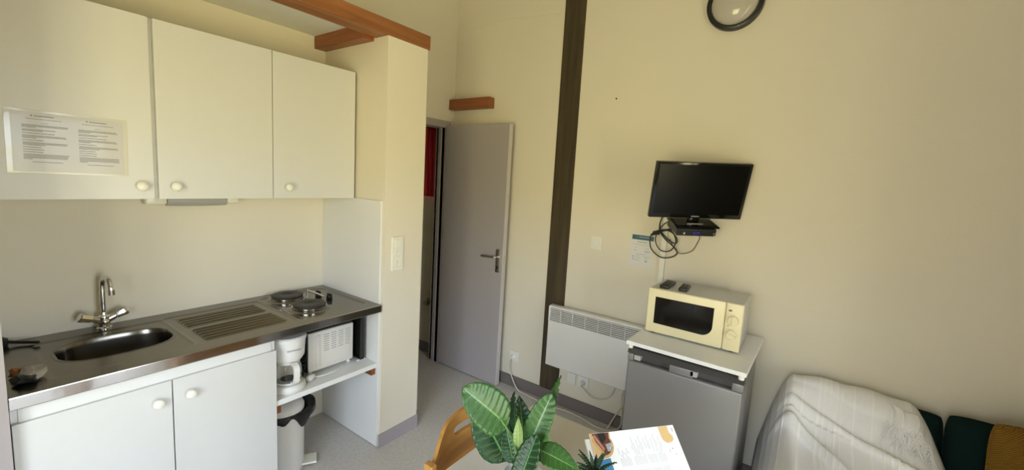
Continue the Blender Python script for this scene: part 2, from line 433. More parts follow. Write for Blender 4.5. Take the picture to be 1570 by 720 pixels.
# rolled front edge
fr = [(Y0, ZT), (Y0-.003, ZT-.001), (Y0-.004, ZT-.004), (Y0-.004, .850), (Y0-.003, .8475), (Y0+.012, .8475), (Y0+.012, .853)]
lipbm = NB(); pr_ = None
for yy, zz in fr:
    cur = [lipbm.verts.new((X0-wx, yy-wy, zz-wz)), lipbm.verts.new((X1-wx, yy-wy, zz-wz))]
    if pr_: lipbm.faces.new((pr_[0], pr_[1], cur[1], cur[0]))
    pr_ = cur
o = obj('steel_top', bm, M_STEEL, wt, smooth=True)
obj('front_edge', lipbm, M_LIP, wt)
for p in o.data.polygons: p.use_smooth = True
bm = NB(); rings = []; n = 72
def se(a, b, t):
    c, s = cos(t), sin(t)
    return a*math.copysign(abs(c)**(2/SN), c), b*math.copysign(abs(s)**(2/SN), s)
for k, dz in ((1.035, -.0032), (1.005, -.0034), (.985, -.008), (.965, -.03), (.94, -.08), (.90, -.118), (.82, -.134), (.5, -.139), (.16, -.141)):
    rings.append([Vector((SXc+se(SA*k, SB*k, 2*pi*i/n)[0]-wx, SYc+se(SA*k, SB*k, 2*pi*i/n)[1]-wy, ZT+dz-wz)) for i in range(n)])
ring_loft(bm, rings, False, True)
bowl = obj('sink_bowl', bm, M_STEEL, wt, smooth=True)
for p in bowl.data.polygons: p.use_smooth = True
bm = NB(); lathe(bm, [(.028, 0), (.028, .003), (.02, .004), (.018, .001), (.001, .001)], (SXc-wx, SYc-wy, ZT-.141-wz), (0, 0, 1), 24)
obj('drain', bm, M_CHROME, bowl, smooth=True)
for hx, hy in ((-.300, -.135), (-.300, -.372)):
    bm = NB(); lathe(bm, [(.086, 0), (.088, .003), (.088, .009)], (hx-wx, hy-wy, ZT+.001-wz), (0, 0, 1), 48)
    hp = obj('hotplate_rim', bm, M_CHROME, wt, smooth=True)
    bm = NB(); lathe(bm, [(.084, .009), (.084, .019), (.081, .021), (.030, .021), (.027, .0185), (.001, .0185)], (hx-wx, hy-wy, ZT+.001-wz), (0, 0, 1), 48)
    obj('hotplate', bm, M_IRON, hp, smooth=True)
for kx, ky in ((-.150, -.205), (-.137, -.300)):
    bm = NB(); lathe(bm, [(.016, 0), (.018, .004), (.015, .022), (.001, .023)], (kx-wx, ky-wy, ZT-.004-wz), (0, 0, 1), 20)
    bx(bm, kx-wx-.005, kx-wx+.005, ky-wy-.02, ky-wy+.02, ZT-wz+.008, ZT-wz+.030, .002)
    obj('hob_knob', bm, M_BLACK, wt, smooth=True)
bm = NB(); q = [(-.188, -.155, ZT-.004), (-.188, -.155, ZT+.022), (-.188, -.165, ZT+.028), (-.188, -.305, ZT+.028), (-.188, -.315, ZT+.022), (-.188, -.315, ZT-.004)]
tube(bm, [(a-wx, b-wy, c-wz) for a, b, c in q], .0055, 10, 4)
obj('guard_rail', bm, M_CHROME, wt, smooth=True)

# mixer tap
tp = thing('mixer_tap', 'chrome two-handle mixer tap standing behind the sink bowl', 'tap', (-1.075, -.062, ZT))
bm = NB(); lathe(bm, [(.027, 0), (.027, .006), (.021, .012), (.021, .035), (.024, .045), (.022, .058), (.014, .064), (.0125, .075)], (0, 0, 0), (0, 0, 1), 28)
for s in (-1, 1): lathe(bm, [(.019, 0), (.015, .03), (.013, .045)], (0, 0, .036), (s*.85, -.12, .38), 20)
lathe(bm, [(.014, 0), (.012, .03), (.004, .036)], (0, 0, .034), (0, -1, .1), 16)
obj('body', bm, M_CHROME, tp, smooth=True)
bm = NB(); tube(bm, [(0, 0, .07), (0, 0, .15), (.001, 0, .20), (.004, -.012, .226), (.008, -.035, .235), (.012, -.06, .225), (.014, -.075, .20), (.0145, -.078, .185)], .0105, 14, 6)
lathe(bm, [(.0125, 0), (.0125, .022), (.009, .023)], (.0145, -.078, .188), (0, 0, -1), 16)
obj('spout', bm, M_CHROME, tp, smooth=True)
for s in (-1, 1):
    bm = NB(); d = Vector((s*.85, -.12, .38)).normalized()
    lathe(bm, [(.012, .042), (.017, .046), (.021, .078), (.021, .084), (.017, .088), (.001, .088)], (0, 0, .036), d, 8)
    obj('handle', bm, M_CHROME, tp)

# things at the left end of the worktop
ZW = ZT+.0005
db = thing('dish_brush', 'black-handled dish brush at the back left of the worktop', 'brush', (-1.355, -.055, ZW))
bm = NB(); tube(bm, [(-.015, .0, .022), (.02, -.012, .012), (.07, -.05, .008), (.075, -.055, .008)], .006, 8, 5); obj('handle', bm, M_BLACK, db, smooth=True)
bm = NB(); lathe(bm, [(.020, 0), (.024, .012), (.022, .03), (.008, .038)], (-.02, .0, 0), (0, 0, 1), 16); obj('brush_head', bm, M_BLACK, db, smooth=True)
def crumple(bm, c, sx, sy, sz, seed, n=2):
    rs = random.Random(seed)
    r = bmesh.ops.create_icosphere(bm, subdivisions=n, radius=1.0)
    for v in r['verts']:
        k = 1+rs.uniform(-.28, .28)
        v.co = Vector((c[0]+v.co.x*sx*k, c[1]+v.co.y*sy*k, max(0.0, c[2]+v.co.z*sz*k)))
bp_ = thing('crumpled_wrapper', 'crumpled clear wrapper with orange bits near the worktop front edge', 'wrapper', (-1.352, -.49, ZW))
bm = NB(); crumple(bm, (.014, .02, .018), .032, .05, .020, 3); obj('film', bm, mat('crinkled_film', (.30, .27, .22), .15, noise=.5, nscale=25), bp_)
bm = NB(); crumple(bm, (-.012, .06, .014), .022, .026, .016, 5); obj('orange_piece', bm, mat('orange_scrap', (.30, .10, .02), .5), bp_)
bm = NB(); crumple(bm, (-.005, -.012, .014), .03, .030, .016, 8); obj('dark_piece', bm, mat('dark_scrap', (.02, .02, .02), .4), bp_)

# open shelf between cabinet and end panel
sh = thing('open_shelf', 'white shelf under the worktop holding the coffee maker and mini oven', 'shelf', (-.29, -.3, .503))
box('board', (-.291, .288, -.275, .29, 0, .027), M_BOARD, sh, .001)
for x0, x1 in ((-.292, -.262), (.26, .289)):
    bm = NB(); prism(bm, [(x0, -.262, -.001), (x0, -.262, -.045), (x0, -.12, -.045), (x0, .2, -.045), (x0, .2, -.001)], (x1-x0, 0, 0)); obj('cleat', bm, M_PINEY, sh, label='brown wooden cleat')

ZS = .5305
cm = thing('coffee_maker', 'white filter coffee maker with glass jug on the open shelf', 'coffee maker', (-.478, -.485, ZS))
bm = NB(); lathe(bm, [(.078, 0), (.082, .006), (.082, .022), (.074, .034), (.06, .037), (.001, .037)], (0, 0, 0), (0, 0, 1), 36)
bx(bm, -.062, .072, .03, .13, .002, .268, .014, 3)
obj('body', bm, M_WHITEP, cm, smooth=True)
bm = NB(); lathe(bm, [(.058, .157), (.066, .160), (.076, .178), (.080, .235), (.081, .268), (.074, .276), (.001, .278)], (0, 0, 0), (0, 0, 1), 36)
fb = obj('filter_holder', bm, M_WHITEP, cm, smooth=True)
bm = NB(); lathe(bm, [(.084, .262), (.086, .266), (.086, .277), (.080, .284), (.001, .287)], (0, 0, 0), (0, 0, 1), 36)
obj('lid', bm, M_WHITEP, cm, smooth=True)
textmesh('lettering', 'TECHWOOD', .0115, M_INK, fb, Matrix.Rotation(rad(-10), 4, 'Z') @ Matrix.Translation((.004, -.0805, .222)) @ Matrix.Rotation(rad(90), 4, 'X'))
bm = NB(); lathe(bm, [(.050, .039), (.062, .050), (.066, .085), (.062, .118), (.054, .138), (.054, .150)], (0, 0, 0), (0, 0, 1), 36, True, False)
jug = obj('glass_jug', bm, M_GLASS, cm, smooth=True)
bm = NB(); lathe(bm, [(.055, .140), (.0565, .142), (.0565, .155), (.052, .157), (.001, .157)], (0, 0, 0), (0, 0, 1), 36)
obj('jug_lid', bm, M_WHITEP, jug, smooth=True)
bm = NB(); lathe(bm, [(.050, .0375), (.063, .040), (.063, .048), (.001, .049)], (0, 0, 0), (0, 0, 1), 36)
obj('jug_collar', bm, M_WHITEP, jug, smooth=True)
bm = NB(); a = rad(-96); dx, dy = cos(a), sin(a)
P = [(.052, .148), (.078, .152), (.100, .142), (.107, .115), (.104, .085), (.094, .062), (.068, .056)]
for kx in (-1,):
    rings = []
    PP = smooth_path([(dx*r, dy*r, z) for r, z in P], 5)
    for i, p in enumerate(PP):
        t = (PP[min(i+1, len(PP)-1)]-PP[max(i-1, 0)]).normalized(); side = Vector((-dy, dx, 0)); nn = t.cross(side)
        rings.append([p+side*sx*.014+nn*sy*.005 for sx, sy in ((-1, -1), (1, -1), (1, 1), (-1, 1))])
    ring_loft(bm, rings)
obj('jug_handle', bm, M_WHITEP, jug, smooth=True)
bm = NB(); lathe(bm, [(.034, .0495), (.034, .052), (.001, .053)], (0, 0, 0), (0, 0, 1), 24); obj('hot_pad', bm, M_IRON, cm, smooth=True)

mo = thing('mini_oven', 'white mini oven with vented side panel on the open shelf', 'oven', (-.216, -.265, ZS))
bm = NB(); bx(bm, -.135, .140, -.185, .18, .016, .236, .006); obj('casing', bm, M_WHITEM, mo, smooth=True)
bm = NB(); bx(bm, -.142, -.135, -.183, .178, .02, .234, .003); obj('front_panel', bm, M_BLACKG, mo)
bm = NB(); bx(bm, -.092, -.070, -.191, -.184, .034, .216, .003); obj('moulded_rib', bm, M_WHITEM, mo)
bm = NB()
for c in range(4):
    for r in range(8):
        x = -.045+c*.044; z = .118+r*.0128-c*.000
        bx(bm, x, x+.031, -.1862, -.1848, z, z+.0045)
obj('vent_slots', bm, mat('vent_shadow_grey', (.42, .41, .39), .6), mo)
for x, y in ((-.115, -.165), (.12, -.165), (-.115, .16), (.12, .16)):
    bm = NB(); lathe(bm, [(.011, 0), (.009, .018)], (x, y, 0), (0, 0, 1), 14); obj('foot', bm, M_WHITEP, mo)
rk = thing('oven_rack', 'black wire rack lying on top of the mini oven', 'rack', (-.216, -.265, ZS+.2365))
bm = NB()
for i in range(15): tube(bm, [(-.128+i*.0185, -.175, .012), (-.128+i*.0185, .17, .012)], .003, 6, 1)
obj('wires', bm, M_BLACK, rk)
bm = NB()
for yy in (-.175, .17): tube(bm, [(-.135, yy, .005), (.135, yy, .005)], .005, 8, 1)
for xx in (-.132, .132): tube(bm, [(xx, -.175, .005), (xx, .17, .005)], .005, 8, 1)
obj('frame', bm, M_BLACK, rk)
by = thing('baking_tray', 'black baking tray leaning upright between the oven and side panel', 'tray', (-.03, -.26, ZS))
bm = NB(); bx(bm, -.008, .004, -.225, .20, .012, .285, .003); obj('tray_base', bm, M_BLACK, by)
bm = NB()
for (y0, y1, z0, z1) in ((-.228, -.218, .009, .288), (.193, .203, .009, .288), (-.228, .203, .009, .018), (-.228, .203, .279, .288)): bx(bm, -.022, .004, y0, y1, z0, z1, .002)
obj('tray_rim', bm, M_BLACK, by)
bm = NB(); tube(bm, [(-.034, -.21, .003), (.018, -.215, .006)], .0045, 8, 1); obj('tray_handle', bm, M_WHITEP, by)
bm = NB(); P = []
for i in range(120):
    t = i/119; a = t*2*pi*9
    P.append((-.380+.010*cos(a), -.455+.010*sin(a), .60+.17*t))
tube(bm, [(-.38, -.445, .537), (-.379, -.45, .57)]+P, .0028, 6, 1)
tag(obj('coiled_flex', bm, M_BLACK, smooth=True), 'coiled black appliance flex between coffee maker and mini oven', 'cord')
bm = NB(); tube(bm, [(-.352, -.475, .536), (-.30, -.50, .536), (-.23, -.50, .536), (-.165, -.478, .536), (-.15, -.46, .536)], .0038, 8, 6)
lathe(bm, [(.013, 0), (.016, .01), (.015, .035), (.006, .045)], (-.385, -.505, .546), (1, .25, .1), 14)
tag(obj('plug_lead', bm, M_WHITEP, smooth=True), 'white plug and lead lying on the shelf before the oven', 'cord')

bn = thing('pedal_bin', 'white pedal bin with black liner under the open shelf', 'bin', (-.432, -.345, 0))
bm = NB(); lathe(bm, [(.098, 0), (.100, .01), (.102, .335)], (0, 0, 0), (0, 0, 1), 40); obj('body', bm, M_WHITEM, bn, smooth=True)
bm = NB(); lathe(bm, [(.103, .345), (.103, .362), (.092, .385), (.055, .402), (.001, .408)], (0, 0, 0), (0, 0, 1), 40); obj('lid', bm, M_WHITEM, bn, smooth=True)
bm = NB(); rs = random.Random(4); rings = []; n = 48
for k, (r, z) in enumerate(((.101, .337), (.107, .344), (.109, .334), (.110, .315), (.109, .292))):
    ring = []
    for i in range(n):
        a = 2*pi*i/n
        flare = .060*max(0, cos(a+.1))**3*(1 if k in (2, 3) else .55) if k else 0
        dz = (0 if k < 2 else (.018*sin(3*a+1)+.012*sin(7*a))*(k-1)/2) + (.03*max(0, cos(a-.2))**2 if k else 0)*(.3 if k < 3 else -.2)
        rr = r+flare+(.003*sin(11*a+k) if k else 0)
        ring.append(Vector((rr*cos(a), rr*sin(a), z+dz)))
    rings.append(ring)
ring_loft(bm, rings, False, False)
o = obj('bin_liner', bm, M_BAG, bn, smooth=True); o.modifiers.new('t', 'SOLIDIFY').thickness = .002
bm = NB(); bx(bm, -.042, .042, -.165, -.09, .014, .026, .003); pts = [(-.04, -.15, .02), (.04, -.15, .02), (.035, -.10, .028), (-.035, -.10, .028)]
for v in bm.verts: v.co = Matrix.Rotation(rad(60), 3, 'Z') @ v.co
obj('pedal', bm, M_CREAMP if False else M_KNOB, bn)

# wall cabinets
def wall_cabinet(name, label, x0, x1, doors):
    cx, cy = (x0+x1)/2, -.16
    t = thing(name, label, 'cabinet', (cx, cy, 1.483))
    bm = NB(); H = .7185
    for a, b in ((x0, x0+.016), (x1-.016, x1)): bx(bm, a-cx, b-cx, -.316-cy, -.002-cy, 0, H)
    bx(bm, x0-cx+.016, x1-cx-.016, -.316-cy, -.002-cy, 0, .016); bx(bm, x0-cx+.016, x1-cx-.016, -.316-cy, -.002-cy, H-.016, H); bx(bm, x0-cx+.016, x1-cx-.016, -.012-cy, -.002-cy, .016, H-.016)
    obj('body', bm, M_CABIN, t)
    for (a, b, kx, kz, kr) in doors:
        d = box('door', (a-cx, b-cx, -.335-cy, -.317-cy, .000, H), M_CAB, t, .0015)
        knob(d, kx-cx, -.335-cy, kz-1.483, kr)
    return t
wall_cabinet('wall_cabinet', 'single-door white wall cabinet bearing the printed notice', -1.402, -.9455, [(-1.401, -.9475, -.990, 1.536, .020)])
wc2 = wall_cabinet('wall_cabinet', 'double-door white wall cabinet above the hotplates', -.9345, -.002, [(-.9325, -.4705, -.876, 1.536, .020), (-.4675, -.003, -.398, 1.541, .019)])

box('filler_strip', (-.9452+.46825, -.9347+.46825, -.318+.16, -.30+.16, .001, .7175), M_CAB, wc2)
# notice in a plastic sleeve
nz_ = thing('printed_notice', 'laminated two-column notice taped to the left wall cabinet door', 'notice', (-1.185, -.3352, 1.683))
Rn = Matrix.Rotation(rad(0.5), 3, 'Y')
def local_rect(bm, x0, x1, z0, z1, y0, y1):
    r = bx(NB(), x0, x1, y0, y1, z0, z1)
    for v in r.verts: v.co = Rn @ v.co
    me_ = bpy.data.meshes.new('tmp'); r.to_mesh(me_); r.free(); bm.from_mesh(me_); bpy.data.meshes.remove(me_)
bm = NB(); local_rect(bm, -.157, .157, -.108, .108, -.0012, 0); obj('plastic_sleeve', bm, mat('plastic_sleeve', (.62, .59, .48), .12, bump=.5, bscale=14), nz_)
bm = NB(); local_rect(bm, -.143, .146, -.103, .100, -.0018, -.0012); obj('sheet', bm, M_LAMI, nz_)
bm = NB(); rs = random.Random(2)
for cx0, w0, dz in ((-.118, .112, 0), (.020, .112, -.002)):
    z = .087+dz
    local_rect(bm, cx0+.030, cx0+.078, z, z+.0022, -.0021, -.0018); local_rect(bm, cx0+.022, cx0+.026, z, z+.0035, -.0021, -.0018)
    z -= .010; local_rect(bm, cx0+.010, cx0+.096, z, z+.0013, -.0021, -.0018)
    z -= .013; local_rect(bm, cx0+.045, cx0+.062, z, z+.001, -.0021, -.0018)
    z -= .008
    for ln in (1, 1, .3, 0, .75, .45, 0, .7, 0, .95, 1, .3, 0, .45, 0, 1, 1, .5, 0, .4, 0, .45, 0, .42, 0, 1, 1, 1, 1, .2):
        if ln: local_rect(bm, cx0, cx0+w0*ln*rs.uniform(.94, 1), z, z+.0016, -.0021, -.0018)
        z -= .0040
    local_rect(bm, cx0+.02, cx0+.095, z-.006, z-.0045, -.0021, -.0018)
obj('text_lines', bm, M_INK, nz_)

# strip light under the wall cabinets
ul = thing('strip_light', 'short wall strip light with grey diffuser below the wall cabinets', 'lamp', (-.71, -.002, 1.45))
bm = NB(); bx(bm, -.200, -.118, -.055, 0, -.014, .026, .006); bx(bm, .138, .192, -.055, 0, -.012, .026, .006); bx(bm, -.12, .14, -.03, 0, -.012, .026, .003); obj('base', bm, M_KNOB, ul, smooth=True)
bm = NB(); rings = []
for x in (-.117, -.05, .02, .09, .137):
    k = 1-.10*abs((x-.01)/.127)**2
    rings.append([Vector((x, -.03-.036*k*cos(a), .004+.030*k*sin(a))) for a in [rad(-100+20*i) for i in range(11)]])
ring_loft(bm, rings); obj('diffuser', bm, M_DIFF, ul, smooth=True)

# ================================================================== SWITCHES AND SOCKETS
def socket_face(t, m, y, z, axis):   # round recess with earth pin, faces -axis
    pass
sp_ = thing('switch_and_sockets', 'vertical white switch and double socket plate on the partition', 'socket', (.106, -.5982, 1.176))
box('plate', (-.042, .042, -.010, 0, -.100, .100), M_KNOB, sp_, .003)
box('rocker', (-.024, .024, -.014, -.010, .038, .086), M_KNOB, sp_, .002)
for z in (0.004, -.058):
    bm = NB(); lathe(bm, [(.021, 0), (.021, .003), (.0185, .003), (.0175, -.006), (.001, -.006)], (0, -.0105, z), (0, -1, 0), 24)
    s_ = obj('socket', bm, M_KNOB, sp_, smooth=True)
    bm = NB(); lathe(bm, [(.0025, 0), (.0025, .004)], (.0, -.0065, z+.009), (0, -1, 0), 8)
    for dx_ in (-.0095, .0095): lathe(bm, [(.0028, 0), (.0028, .0012)], (dx_, -.006, z-.001), (0, -1, 0), 8)
    obj('pin_holes', bm, M_BLACK, s_)
ls = thing('light_switch', 'white square light switch on the wall right of the post', 'switch', (XT-.0002, -1.373, 1.246))
box('plate', (-.010, 0, -.041, .041, -.047, .047), M_KNOB, ls, .003)
box('rocker', (-.014, -.010, -.024, .024, -.027, .027), M_KNOB, ls, .002)
def wall_socket(label, y, z, plug):
    t = thing('wall_socket', label, 'socket', (XT-.0002, y, z))
    box('plate', (-.010, 0, -.041, .041, -.041, .041), M_KNOB, t, .003)
    if plug:
        bm = NB(); lathe(bm, [(.019, .010), (.019, .022), (.012, .034), (.006, .045)], (0, 0, .0), (-1, 0, -.15), 18); obj('plug', bm, M_WHITEP, t, smooth=True)
    else:
        bm = NB(); lathe(bm, [(.021, .010), (.021, .013), (.018, .013), (.017, .006), (.001, .006)], (0, 0, 0), (-1, 0, 0), 20); obj('socket', bm, M_KNOB, t, smooth=True)
    return t
wall_socket('white wall socket with plug low down between door and post', -.758, .252, True)
wall_socket('white wall socket with plug just under the panel heater', -1.360, .236, True)
bm = NB(); bx(bm, XT-.009, XT-.0002, -1.30, -1.235, .195, .275, .002); tag(obj('blank_plate', bm, M_KNOB), 'blank white cover plate under the heater left of its socket', 'plate')

# ================================================================== PANEL HEATER
HX = 1.0985
ht = thing('panel_heater', 'white electric panel heater mounted on the wall beside the fridge', 'heater', (XT, -1.45, .316))
hx = lambda x: x-XT
y0, y1 = 1.45-1.842, 1.45-1.086
bm = NB(); bx(bm, hx(HX), hx(HX)+.058, y0, y1, 0, .338, .008, 3); bx(bm, hx(HX)+.02, hx(HX)+.058, y0, y1, .338, .43, .003); bx(bm, hx(HX)+.004, hx(HX)+.058, y0, y1, .428, .446, .006)
for a, b in ((y0, y0+.012), (y1-.012, y1)): bx(bm, hx(HX), hx(HX)+.058, a, b, .33, .44, .003)
obj('casing', bm, M_WHITEM, ht, smooth=True)
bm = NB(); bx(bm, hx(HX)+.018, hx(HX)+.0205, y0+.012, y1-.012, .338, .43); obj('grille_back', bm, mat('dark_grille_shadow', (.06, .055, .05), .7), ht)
bm = NB()
for i in range(7): bx(bm, hx(HX)+.002, hx(HX)+.015, y0+.012, y1-.012, .346+i*.0125, .3515+i*.0125)
for i in range(1, 8):
    yy = y0+(y1-y0)*i/8; bx(bm, hx(HX)+.006, hx(HX)+.018, yy-.002, yy+.002, .338, .43)
obj('grille', bm, M_WHITEM, ht)
for yy in (-.25, .22): box('bracket', (hx(HX)+.0575, 0, yy-.02, yy+.02, .06, .36), M_WHITEM, ht)
bm = NB(); tube(bm, [(XT-.05, -1.364, .23), (1.160, -1.384, .197), (1.160, -1.437, .162), (1.160, -1.505, .166), (1.160, -1.565, .205), (1.150, -1.60, .27), (1.145, -1.605, .32)], .0042, 8, 6)
tag(obj('heater_flex', bm, M_CORD, smooth=True), 'pale flex looping from the socket up into the heater', 'cord')
bm = NB(); tube(bm, [(XT-.045, -.758, .245), (1.145, -.742, .20), (1.150, -.755, .118), (1.135, -.836, .02), (1.133, -.918, .006), (1.114, -1.098, .006), (1.131, -1.279, .006), (1.118, -1.405, .006), (1.088, -1.526, .006), (1.11, -1.61, .006), (1.155, -1.66, .03), (1.16, -1.665, .12), (1.162, -1.652, .22), (1.164, -1.67, .30), (1.164, -1.75, .31), (1.164, -1.82, .22)], .0048, 8, 7)
bm2 = bm; tube(bm2, [(1.11, -1.59, .0075), (1.14, -1.62, .087), (1.15, -1.650, .153), (1.155, -1.70, .23), (1.16, -1.78, .25)], .0042, 8, 6)
tag(obj('extension_lead', bm2, M_CORD, smooth=True), 'long pale lead trailing along the skirting to behind the fridge', 'cord')

# ================================================================== FRIDGE, RISER, MICROWAVE, REMOTES
fr_ = thing('fridge', 'silver-grey undercounter fridge against the television wall', 'fridge', (.85, -2.126, 0))
fx = lambda x: x-.85
W2 = .262
bm = NB(); bx(bm, fx(.612), fx(1.115), -W2, W2, .02, .768, .006)
obj('body', bm, M_FRIDGE, fr_, smooth=True)
bm = NB(); bx(bm, fx(.556), fx(.606), -W2, W2, .075, .765, .010, 3); dr = obj('door', bm, M_FRIDGE, fr_, smooth=True)
bm = NB(); bx(bm, fx(.585), fx(1.115), -W2, W2, .768, .806); obj('recess', bm, M_FRIDGED, fr_)
for a_, b_, nm_ in ((-.055, .055, 'door_handle'), (-W2, -W2+.045, 'strip_end'), (W2-.03, W2, 'strip_end')):
    bm = NB(); bx(bm, fx(.556), fx(.587), a_, b_, .766, .802, .003); obj(nm_, bm, M_FRIDGE, fr_, smooth=True)
for yy in (.213, -.055): 
    bm = NB(); bx(bm, fx(.556), fx(.586), yy-.016, yy+.016, .774, .800, .002); obj('hinge_clip', bm, M_STAND0, fr_, label='pale clip in the handle recess')
bm = NB(); prism(bm, [(fx(.553), -W2-.002, .806), (fx(.575), -W2-.002, .828), (fx(1.118), -W2-.002, .828), (fx(1.118), -W2-.002, .806)], (0, 2*W2+.004, 0)); obj('top_trim', bm, M_FRIDGED, fr_)
bm = NB(); bx(bm, fx(.60), fx(1.1), -W2+.01, W2-.01, .0, .075); obj('plinth', bm, M_FRIDGED, fr_)

rb = thing('riser_board', 'white board on little feet on top of the fridge', 'board', (.84, -2.131, .8285), rad(-1.5))
box('board', (-.296, .296, -.272, .272, .018, .038), M_BOARD, rb, .003)
for x in (-.28, .28):
    for y in (-.252, .252):
        bm = NB(); lathe(bm, [(.012, 0), (.013, .018)], (x, y, 0), (0, 0, 1), 16); obj('foot', bm, M_KNOB, rb)

ZM = .8668
mw = thing('microwave', 'cream microwave oven with two dials on top of the fridge', 'microwave', (.749, -2.1075, ZM))
HW, D_, H_ = .2275, .311, .246
bm = NB(); bx(bm, .016, D_, -HW+.003, HW-.003, .010, H_-.002, .006); obj('casing', bm, mat('light_grey_enamel', (.58, .58, .58), .3), mw, smooth=True)
ysplit = -.150
# door frame with rounded window corner at bottom right; drawn in (y,z), y decreasing to the right in view
bm = NB(); bx(bm, 0, .018, ysplit+.001, HW, .008, H_, .007, 3)
obj('door', bm, M_CREAMP, mw, smooth=True)
wl, wr, wb, wtp = .186, -.100, .060, .204
out = [(wl, wtp), (wl, wb)]
for i in range(9):
    a = rad(90*i/8); out.append((wr+.05-.05*sin(a), wb-.004+.05-.05*cos(a)))
out += [(wr, wtp)]
bm = NB(); prism(bm, [(-.0012, y, z) for y, z in out], (.0012, 0, 0)); obj('door_window', bm, M_BLACKG, mw)
bm = NB(); bx(bm, .001, .018, -HW, ysplit-.001, .008, H_, .006, 3)
obj('control_panel', bm, M_CREAMP, mw, smooth=True)
for z, a0 in ((.163, 90), (.093, 200)):
    bm = NB(); lathe(bm, [(.030, 0), (.030, .002), (.026, .003), (.024, .004), (.023, .014), (.021, .016), (.001, .016)], (.001, -.188, z), (-1, 0, 0), 32)
    kb = Matrix.Rotation(rad(a0-90), 3, 'X')
    b2 = bx(NB(), -.024, -.015, -.004, .004, -.022, .022, .002)
    for v in b2.verts: v.co = kb @ v.co + Vector((0.001, -.188, z))
    me_ = bpy.data.meshes.new('t'); b2.to_mesh(me_); b2.free(); bm.from_mesh(me_); bpy.data.meshes.remove(me_)
    obj('dial', bm, M_CREAMP, mw, smooth=True)
for q in ((-.178, -.164, .205, .213), (-.172, -.164, .130, .133)): obj('dial_mark', bx(NB(), -.0004, .001, *q), M_INK, mw)
for x in (.03, .28):
    for y in (-.19, .19):
        bm = NB(); lathe(bm, [(.012, 0), (.012, .012)], (x, y, 0), (0, 0, 1), 12); obj('foot', bm, M_BLACK, mw)
def remote(label, x, y, rz, l, wd):
    t = thing('remote_control', label, 'remote', (x, y, ZM+H_-.0018), rz, 'remote controls on the microwave')
    bm = NB(); bx(bm, -l/2, l/2, -wd/2, wd/2, 0, .018, .005, 3); obj('body', bm, M_BLACK, t, smooth=True)
    bm = NB()
    for i in range(6):
        for j in range(3): bx(bm, -l*.38+i*l*.13, -l*.38+i*l*.13+.008, -wd*.3+j*wd*.25, -wd*.3+j*wd*.25+.006, .018, .0195)
    obj('buttons', bm, mat('dark_rubber', (.04, .04, .042), .6), t)
remote('wider black remote control near the left end of the microwave', .875, -1.945, rad(2), .165, .050)
remote('narrower black remote control lying toward the middle of the microwave', .870, -2.035, rad(4), .135, .044)

# ================================================================== TELEVISION CORNER
tv = thing('television', 'black flat-screen television tilted forward on the wall', 'television', (.984, -2.035, 1.638))
Mt = Matrix.Rotation(rad(-53.708), 3, 'Z') @ Matrix.Rotation(rad(14.979), 3, 'X') @ Matrix.Rotation(rad(-1.489), 3, 'Y')
def tvb(*d, bev=0):
    b = bx(NB(), *d, bev)
    for v in b.verts: v.co = Mt @ v.co
    return b
obj('casing', tvb(-.2575, .2575, .0, .030, -.1575, .1575, bev=.004), M_BLACKG, tv, smooth=True)
obj('screen', tvb(-.240, .240, -.0012, .0, -.132, .145), M_SCREEN, tv)
obj('rear_bulge', tvb(-.17, .17, .030, .058, -.12, .09, bev=.012), M_BLACK, tv, smooth=True)
obj('brand_badge', tvb(-.022, .022, -.0015, .0, -.1475, -.1425), mat('silver_print', (.35, .35, .35), .4), tv)
bm = tvb(-.03, .03, .004, .030, -.184, -.150, bev=.003); obj('stand_neck', bm, M_BLACKG, tv, smooth=True)
bm = NB(); prism(bm, [Mt @ Vector(q) for q in ((-.124, -.068, -.190), (.117, -.068, -.190), (.119, .070, -.190), (-.126, .072, -.190))], Mt @ Vector((0, 0, .007))); obj('stand_foot', bm, M_BLACKG, tv)
obj('foot_trim', tvb(-.045, .045, -.022, -.018, -.183, -.179), M_SILVER, tv)
sb = thing('set_top_box', 'small black set-top box under the television', 'set-top box', (.984, -2.035, 1.638))
obj('casing', tvb(-.113, .104, -.066, .085, -.2345, -.1965, bev=.003), M_BLACK, sb)
bm = NB(); lathe(bm, [(.007, 0), (.006, .003), (.001, .003)], Mt @ Vector((-.072, -.066, -.222)), Mt @ Vector((0, -1, 0)), 16); obj('power_button', bm, M_SILVER, sb)
M_BLUE = bpy.data.materials.new('blue_display'); M_BLUE.use_nodes = True
M_BLUE.node_tree.nodes['Principled BSDF'].inputs['Base Color'].default_value = (.01, .01, .06, 1)
M_BLUE.node_tree.nodes['Principled BSDF'].inputs['Emission Color'].default_value = (.04, .06, .9, 1); M_BLUE.node_tree.nodes['Principled BSDF'].inputs['Emission Strength'].default_value = .8
textmesh('display_digits', '12:14', .017, M_BLUE, sb, Mt.to_4x4() @ Matrix.Translation((-.006, -.0665, -.220)) @ Matrix.Rotation(rad(90), 4, 'X'))
obj('port_mark', tvb(.090, .096, -.0668, -.066, -.226, -.218), M_INK2, sb)
wb_ = thing('wall_shelf', 'small dark tilted bracket shelf carrying the television and set-top box', 'shelf', (.984, -2.035, 1.638))
obj('plate', tvb(-.105, .098, -.055, .085, -.2405, -.235), M_BLACK, wb_)
bm = NB(); a0 = Vector((.984, -2.035, 1.638)); tube(bm, [Mt @ Vector((0, .06, -.243)), Vector((XT-.984-.02, -.03, -.236)), Vector((XT-.984, -.03, -.236))], .012, 10, 1); obj('arm', bm, M_BLACK, wb_)
bm = NB()
